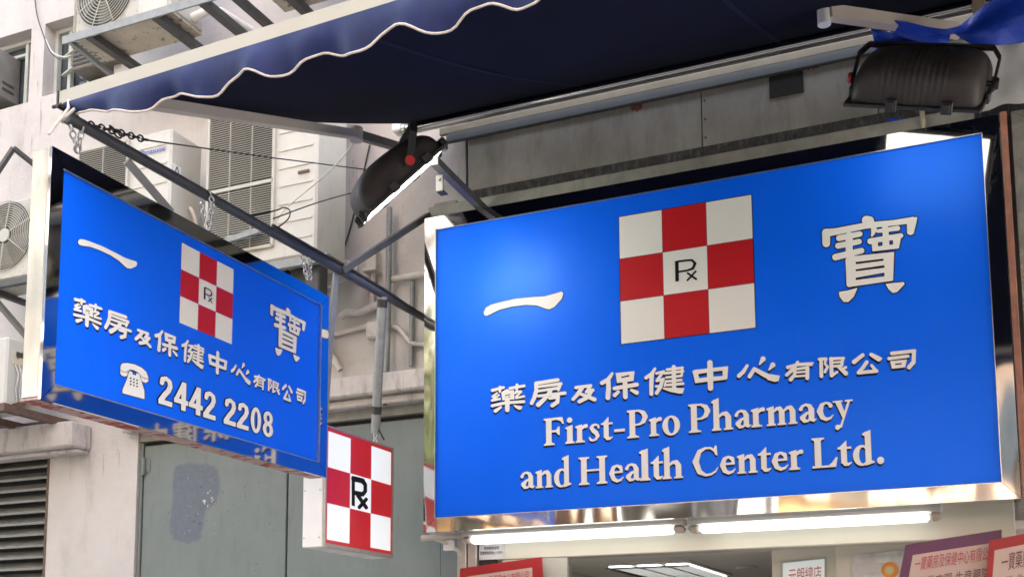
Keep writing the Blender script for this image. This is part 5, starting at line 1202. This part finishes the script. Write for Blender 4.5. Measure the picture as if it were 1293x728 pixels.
# ================================================================= fluorescent fittings under the big sign
def fluor(label, xa, ya_, xb, yb_, copy_of=None):
    A = pY(xa, ya_, 5.74); B = pY(xb, yb_, 5.74)
    zc = (A[2]+B[2])/2
    t = thing('fluorescent_fitting', label, 'light fitting', ((A[0]+B[0])/2, 5.74, zc), group='lit tube fittings under the big sign')
    m = MB(); m.cbox((A[0],5.735,zc-0.004),(B[0],5.82,zc+0.045),0.005); m.build('housing', M_fixt, t)
    m = MB(); m.cbox((A[0]+0.06,5.722,zc-0.047),(B[0]-0.06,5.80,zc-0.0045),0.012); m.build('diffuser', M_tubelit, t)
    for e0_, e1_ in ((A[0]+.001,A[0]+0.059),(B[0]-0.059,B[0]-.001)): m = MB(); m.cbox((e0_,5.724,zc-0.043),(e1_,5.81,zc-0.0045),0.014); m.build('end_cap', M_fixend, t)
    return t
fluor('lit fluorescent fitting under the left half of the big sign', 583, 676, 863, 661)
fluor('lit fluorescent fitting under the right half of the big sign', 869, 660.5, 1189, 645)
m = MB(); pts = [pY(533,679,5.80),pY(560,677,5.80),pY(590,674.5,5.80)]; m.tube(pts, 0.018, 10); m.tube([pY(548,679,5.80),pY(566,686,5.85),pY(580,696,5.9),pY(596,712,5.95)], 0.012, 8)
tag(m.build('cable_conduit', M_pconduit), 'cream cable conduit at the left end of the lit tube fitting', 'conduit')
m = MB(); a = pY(567,688,5.86); m.cbox(a-V(.03,.02,.03), a+V(.03,.02,.03), .004); tag(m.build('switch_box', M_boxside), 'small white switch box beside the shop side post', 'switch box')

# ================================================================= paper notices and posters
def flat_sheet(name, label, cat, quad_px, Yp, mats, inset=None, texts=(), curl=0.02, grp=None):
    """quad_px: TL, TR, BR, BL pixels on the plane Y=Yp"""
    C_ = [pY(x, y, Yp) for x, y in quad_px]
    def sp(u, v, o_=0.0):                               # u to the right, v down
        p = (C_[0]*(1-u)+C_[1]*u)*(1-v)+(C_[3]*(1-u)+C_[2]*u)*v
        return p+V(0, -o_-curl*math.sin(2.3*u+1.2*v)*(0.3+0.7*v), 0)
    m = MB()
    def sheet(u0_, u1_, v0_, v1_, o_, mi, n=12):
        vs = [sp(u0_+(u1_-u0_)*i/n, v0_+(v1_-v0_)*j/n, o_) for j in range(n+1) for i in range(n+1)]
        m.add(vs, [(j*(n+1)+i, (j+1)*(n+1)+i, (j+1)*(n+1)+i+1, j*(n+1)+i+1) for j in range(n) for i in range(n)], mi, True)
    sheet(0, 1, 0, 1, 0, 0)
    if inset: sheet(*inset, 0.0015, 1)
    for body, u0_, u1_, v0_, v1_, mi, bold in texts:
        put_text(m, body, lambda a, b: sp(u0_+(u1_-u0_)*a, v1_+(v0_-v1_)*b, 0.003), mi, bold)
    o = m.build(name, mats); return tag(o, label, cat, grp)
flat_sheet('notice', 'small white paper notice with two typed lines on the cream fascia', 'notice', ((605,683),(636,681.5),(636,705),(605,706.5)), 5.925, [M_paper, M_paper, M_ink], None,
           [('敬請顧客留意', 0.22, 0.82, 0.30, 0.47, 2, 0.0), ('營業時間至晚上11時半', 0.06, 0.96, 0.55, 0.73, 2, 0.0)], curl=0.001)
PM = [M_prred, M_prpink, M_prink, M_prdark]
flat_sheet('poster', 'red bordered glossy poster hanging by the shop left post', 'poster', ((581,717),(685,702.5),(690,800),(576,815)), 5.88, PM, (0.085,0.88,0.12,0.95),
           [('一寶藥房及保健中心有限公司', 0.15, 0.84, 0.15, 0.30, 2, 0.0), ('敬業宏圖 生意興隆', 0.2, 0.8, 0.36, 0.50, 3, 0.0)], grp='congratulation posters at the shop entrance')
flat_sheet('poster', 'purple bordered glossy poster hanging at the right of the shop entrance', 'poster', ((1143.5,687),(1265,668),(1262,790),(1120,808)), 5.62, [M_prpurple, M_prpink, M_prink, M_prdark], (0.10,0.97,0.125,0.95),
           [('一寶藥房及保健中心有限公司', 0.14, 0.93, 0.155, 0.30, 2, 0.0), ('敬業宏圖 生意興隆', 0.20, 0.90, 0.37, 0.52, 3, 0.0), ('東主 誌慶 同賀', 0.36, 0.92, 0.57, 0.72, 2, 0.0)], grp='congratulation posters at the shop entrance')
flat_sheet('poster', 'red bordered glossy poster cut off by the right edge', 'poster', ((1249,682),(1340,664),(1340,790),(1238,808)), 5.56, PM, (0.09,0.95,0.11,0.95),
           [('一寶藥房有限公司', 0.20, 0.95, 0.16, 0.34, 3, 0.0), ('敬業 生意興隆', 0.12, 0.92, 0.40, 0.55, 3, 0.0)], grp='congratulation posters at the shop entrance')
lb = thing('shop_light_panel', 'white panel with red Chinese branch name inside the shop', 'sign', pY(1015,720,6.43))
flat_sheet('panel_frame', None, None, ((986,708.5),(1043,702.5),(1043,770),(986,776)), 6.44, [mat('pale_panel_rim', (0.42,0.45,0.44), 0.4)], curl=0).parent = lb
pm_ = bpy.data.objects['panel_frame']; pm_.location = -Vector(ROOTS[lb.name].translation)
o = flat_sheet('panel_face', None, None, ((988.5,710.5),(1041,704.8),(1041,768),(988.5,774)), 6.437, [mat('lit_shop_panel', (0.72,0.77,0.77), 0.4, emit=(0.9,1,1), estr=0.03), M_paper, mat('red_panel_ink', (0.50,0.04,0.05), 0.5)], None, [('元朗總店', 0.14, 0.93, 0.12, 0.42, 2, 0.0)], curl=0)
o.parent = lb; o.location = -Vector(ROOTS[lb.name].translation)
o = flat_sheet('display_poster', 'glossy pale product poster with an orange circle inside the shop', 'poster', ((1076,700),(1150,692),(1150,770),(1076,778)), 6.372, [mat('pale_product_poster', (0.60,0.62,0.62), 0.25, var=0.3, vscale=14, spec=0.7)], curl=0.0)
m = MB(); q = pY(1124,719,6.366); I_ = Matrix.Identity(4)
m.tube([q, q-V(0,0.002,0)], 0.045, 28, 0); m.tube([q-V(.004,0.003,0), q-V(.004,0.0045,0)], 0.026, 24, 1); m.tube([q-V(.004,0.005,0), q-V(.004,0.006,0)], 0.014, 20, 2)
mo = m.build('printed_circle', [mat('orange_print', (0.80,0.28,0.05), 0.4), mat('yellow_print', (0.85,0.55,0.08), 0.4), M_paper]); mo.parent = o
a, b = pY(1082,716,6.368), pY(1112,712,6.368); m = MB(); m.box((a[0],6.366,a[2]-.03),(b[0],6.369,b[2]+.01)); mo = m.build('printed_band', M_paper); mo.parent = o

# ================================================================= the other side of the street (seen in the mirror steel)
def opposite(label, x0, x1, y1, h_, wall, wins, shopc):
    t = thing('street_building', label, 'building', ((x0+x1)/2, y1, 0))
    MB().box((x0,y1-9,0.005),(x1,y1,h_)).build('wall', wall, t)
    m = MB(); zz = 4.6
    while zz < h_-1.6:
        n_ = wins; wd = (x1-x0)/n_
        for k_ in range(n_): m.box((x0+wd*(k_+.22),y1+.005,zz),(x0+wd*(k_+.78),y1+.03,zz+1.4))
        zz += 3.0
    m.build('window', M_oppglass, t)
    m = MB(); m.box((x0+.3,y1+.005,0.14),(x1-.3,y1+.04,2.9)); m.build('shop_opening', M_dim, t)
    m = MB(); m.box((x0+.1,y1+.005,3.0),(x1-.1,y1+.25,4.0)); m.build('shop_fascia', shopc, t)
    m = MB(); zz = 4.2
    while zz < h_: m.box((x0,y1+.002,zz),(x1,y1+.16,zz+.16)); zz += 3.0
    m.build('ledge', wall, t)
    rr = random.Random(int(h_*10+abs(x0)))
    for k_ in range(7):  # boards and canopies here are added to break up the bright mirror reflections
        sx_, sz_ = rr.uniform(x0+.4,x1-.4), rr.uniform(2.6,8.5); c_ = boards[rr.randrange(len(boards))]
        m = MB(); m.cbox((sx_-.12,y1+.02,sz_),(sx_+.12,y1+rr.uniform(.9,1.9),sz_+rr.uniform(.8,2.2)),.02); m.build('added_signboard', c_, t)
    for k_ in range(4):
        sx_, sz_ = rr.uniform(x0+1,x1-2.2), rr.uniform(4.2,9)
        m = MB(); m.add([(sx_,y1+.01,sz_+.5),(sx_+2,y1+.01,sz_+.5),(sx_+2,y1+1.0,sz_),(sx_,y1+1.0,sz_),(sx_,y1+.01,sz_+.46),(sx_+2,y1+.01,sz_+.46),(sx_+2,y1+1.0,sz_-.04),(sx_,y1+1.0,sz_-.04)],[(0,1,2,3),(7,6,5,4),(3,2,6,7),(0,3,7,4),(1,5,6,2)]); m.build('added_canopy', M_dark, t)
boards = [mat('board_dark_green', (0.02,0.09,0.06), 0.5), mat('board_white', (0.7,0.69,0.66), 0.5), mat('board_orange', (0.6,0.25,0.07), 0.5), mat('board_charcoal', (0.04,0.04,0.045), 0.5), mat('board_red', (0.45,0.04,0.03), 0.5)]
opposite('cream rendered building across the street', -9.5, -1.5, -8, 15, M_opp1, 4, mat('orange_fascia_opposite', (0.50,0.30,0.13), 0.5))
opposite('peach tiled building across the street', -1.45, 5.5, -8.3, 13, M_opp2, 3, mat('white_fascia_opposite', (0.75,0.74,0.72), 0.5))
opposite('pale grey building across the street', 5.55, 16, -7.8, 16, M_opp3, 5, mat('red_fascia_opposite', (0.5,0.05,0.04), 0.5))
opposite('greyish building further left across the street', -24, -9.6, -8.4, 14, M_opp3, 6, mat('green_fascia_opposite', (0.05,0.25,0.12), 0.5))

tr = thing('street_tree', 'leafy street tree on the far pavement across the street', 'tree', (-9.2,-6.9,0.13))
m = MB(); m.tube([(-9.2,-6.9,0.13),(-9.15,-6.85,2.2),(-9.3,-6.8,4.2),(-9.1,-6.9,6.5)], 0.2, 10, 0, True, [0.24,0.18,0.14,0.05])
for a_ in range(7): m.tube([(-9.25,-6.82,3.4+a_*0.35),(-9.2+1.1*math.cos(a_*2.4),-6.8+1.1*math.sin(a_*2.4),4.7+a_*0.4),(-9.2+1.9*math.cos(a_*2.4+.3),-6.8+1.9*math.sin(a_*2.4+.3),5.5+a_*0.45)], 0.06, 7, 0, True, [0.08,0.05,0.02])
m.build('trunk', M_bark, tr)
m = MB(); rr = random.Random(9); cl_ = [(-9.2+rr.uniform(-2,2), -6.8+rr.uniform(-1.6,1.6), rr.uniform(4.6,8.6), rr.uniform(0.6,1.1)) for _ in range(26)]
for k_ in range(5200):
    cx, cy, cz, cr = cl_[k_ % 26]; d_ = unit(V(rr.gauss(0,1),rr.gauss(0,1),rr.gauss(0,1)))*cr*rr.random()**0.4; c = V(cx,cy,cz)+d_
    a_ = unit(V(rr.gauss(0,1),rr.gauss(0,1),rr.gauss(0,1))); b_ = unit(np.cross(a_, V(rr.gauss(0,1),rr.gauss(0,1),1))); s_ = rr.uniform(.06,.13)
    m.quad(c-a_*s_, c+b_*s_*.5, c+a_*s_, c-b_*s_*.5)
m.build('crown', M_leaf, tr)
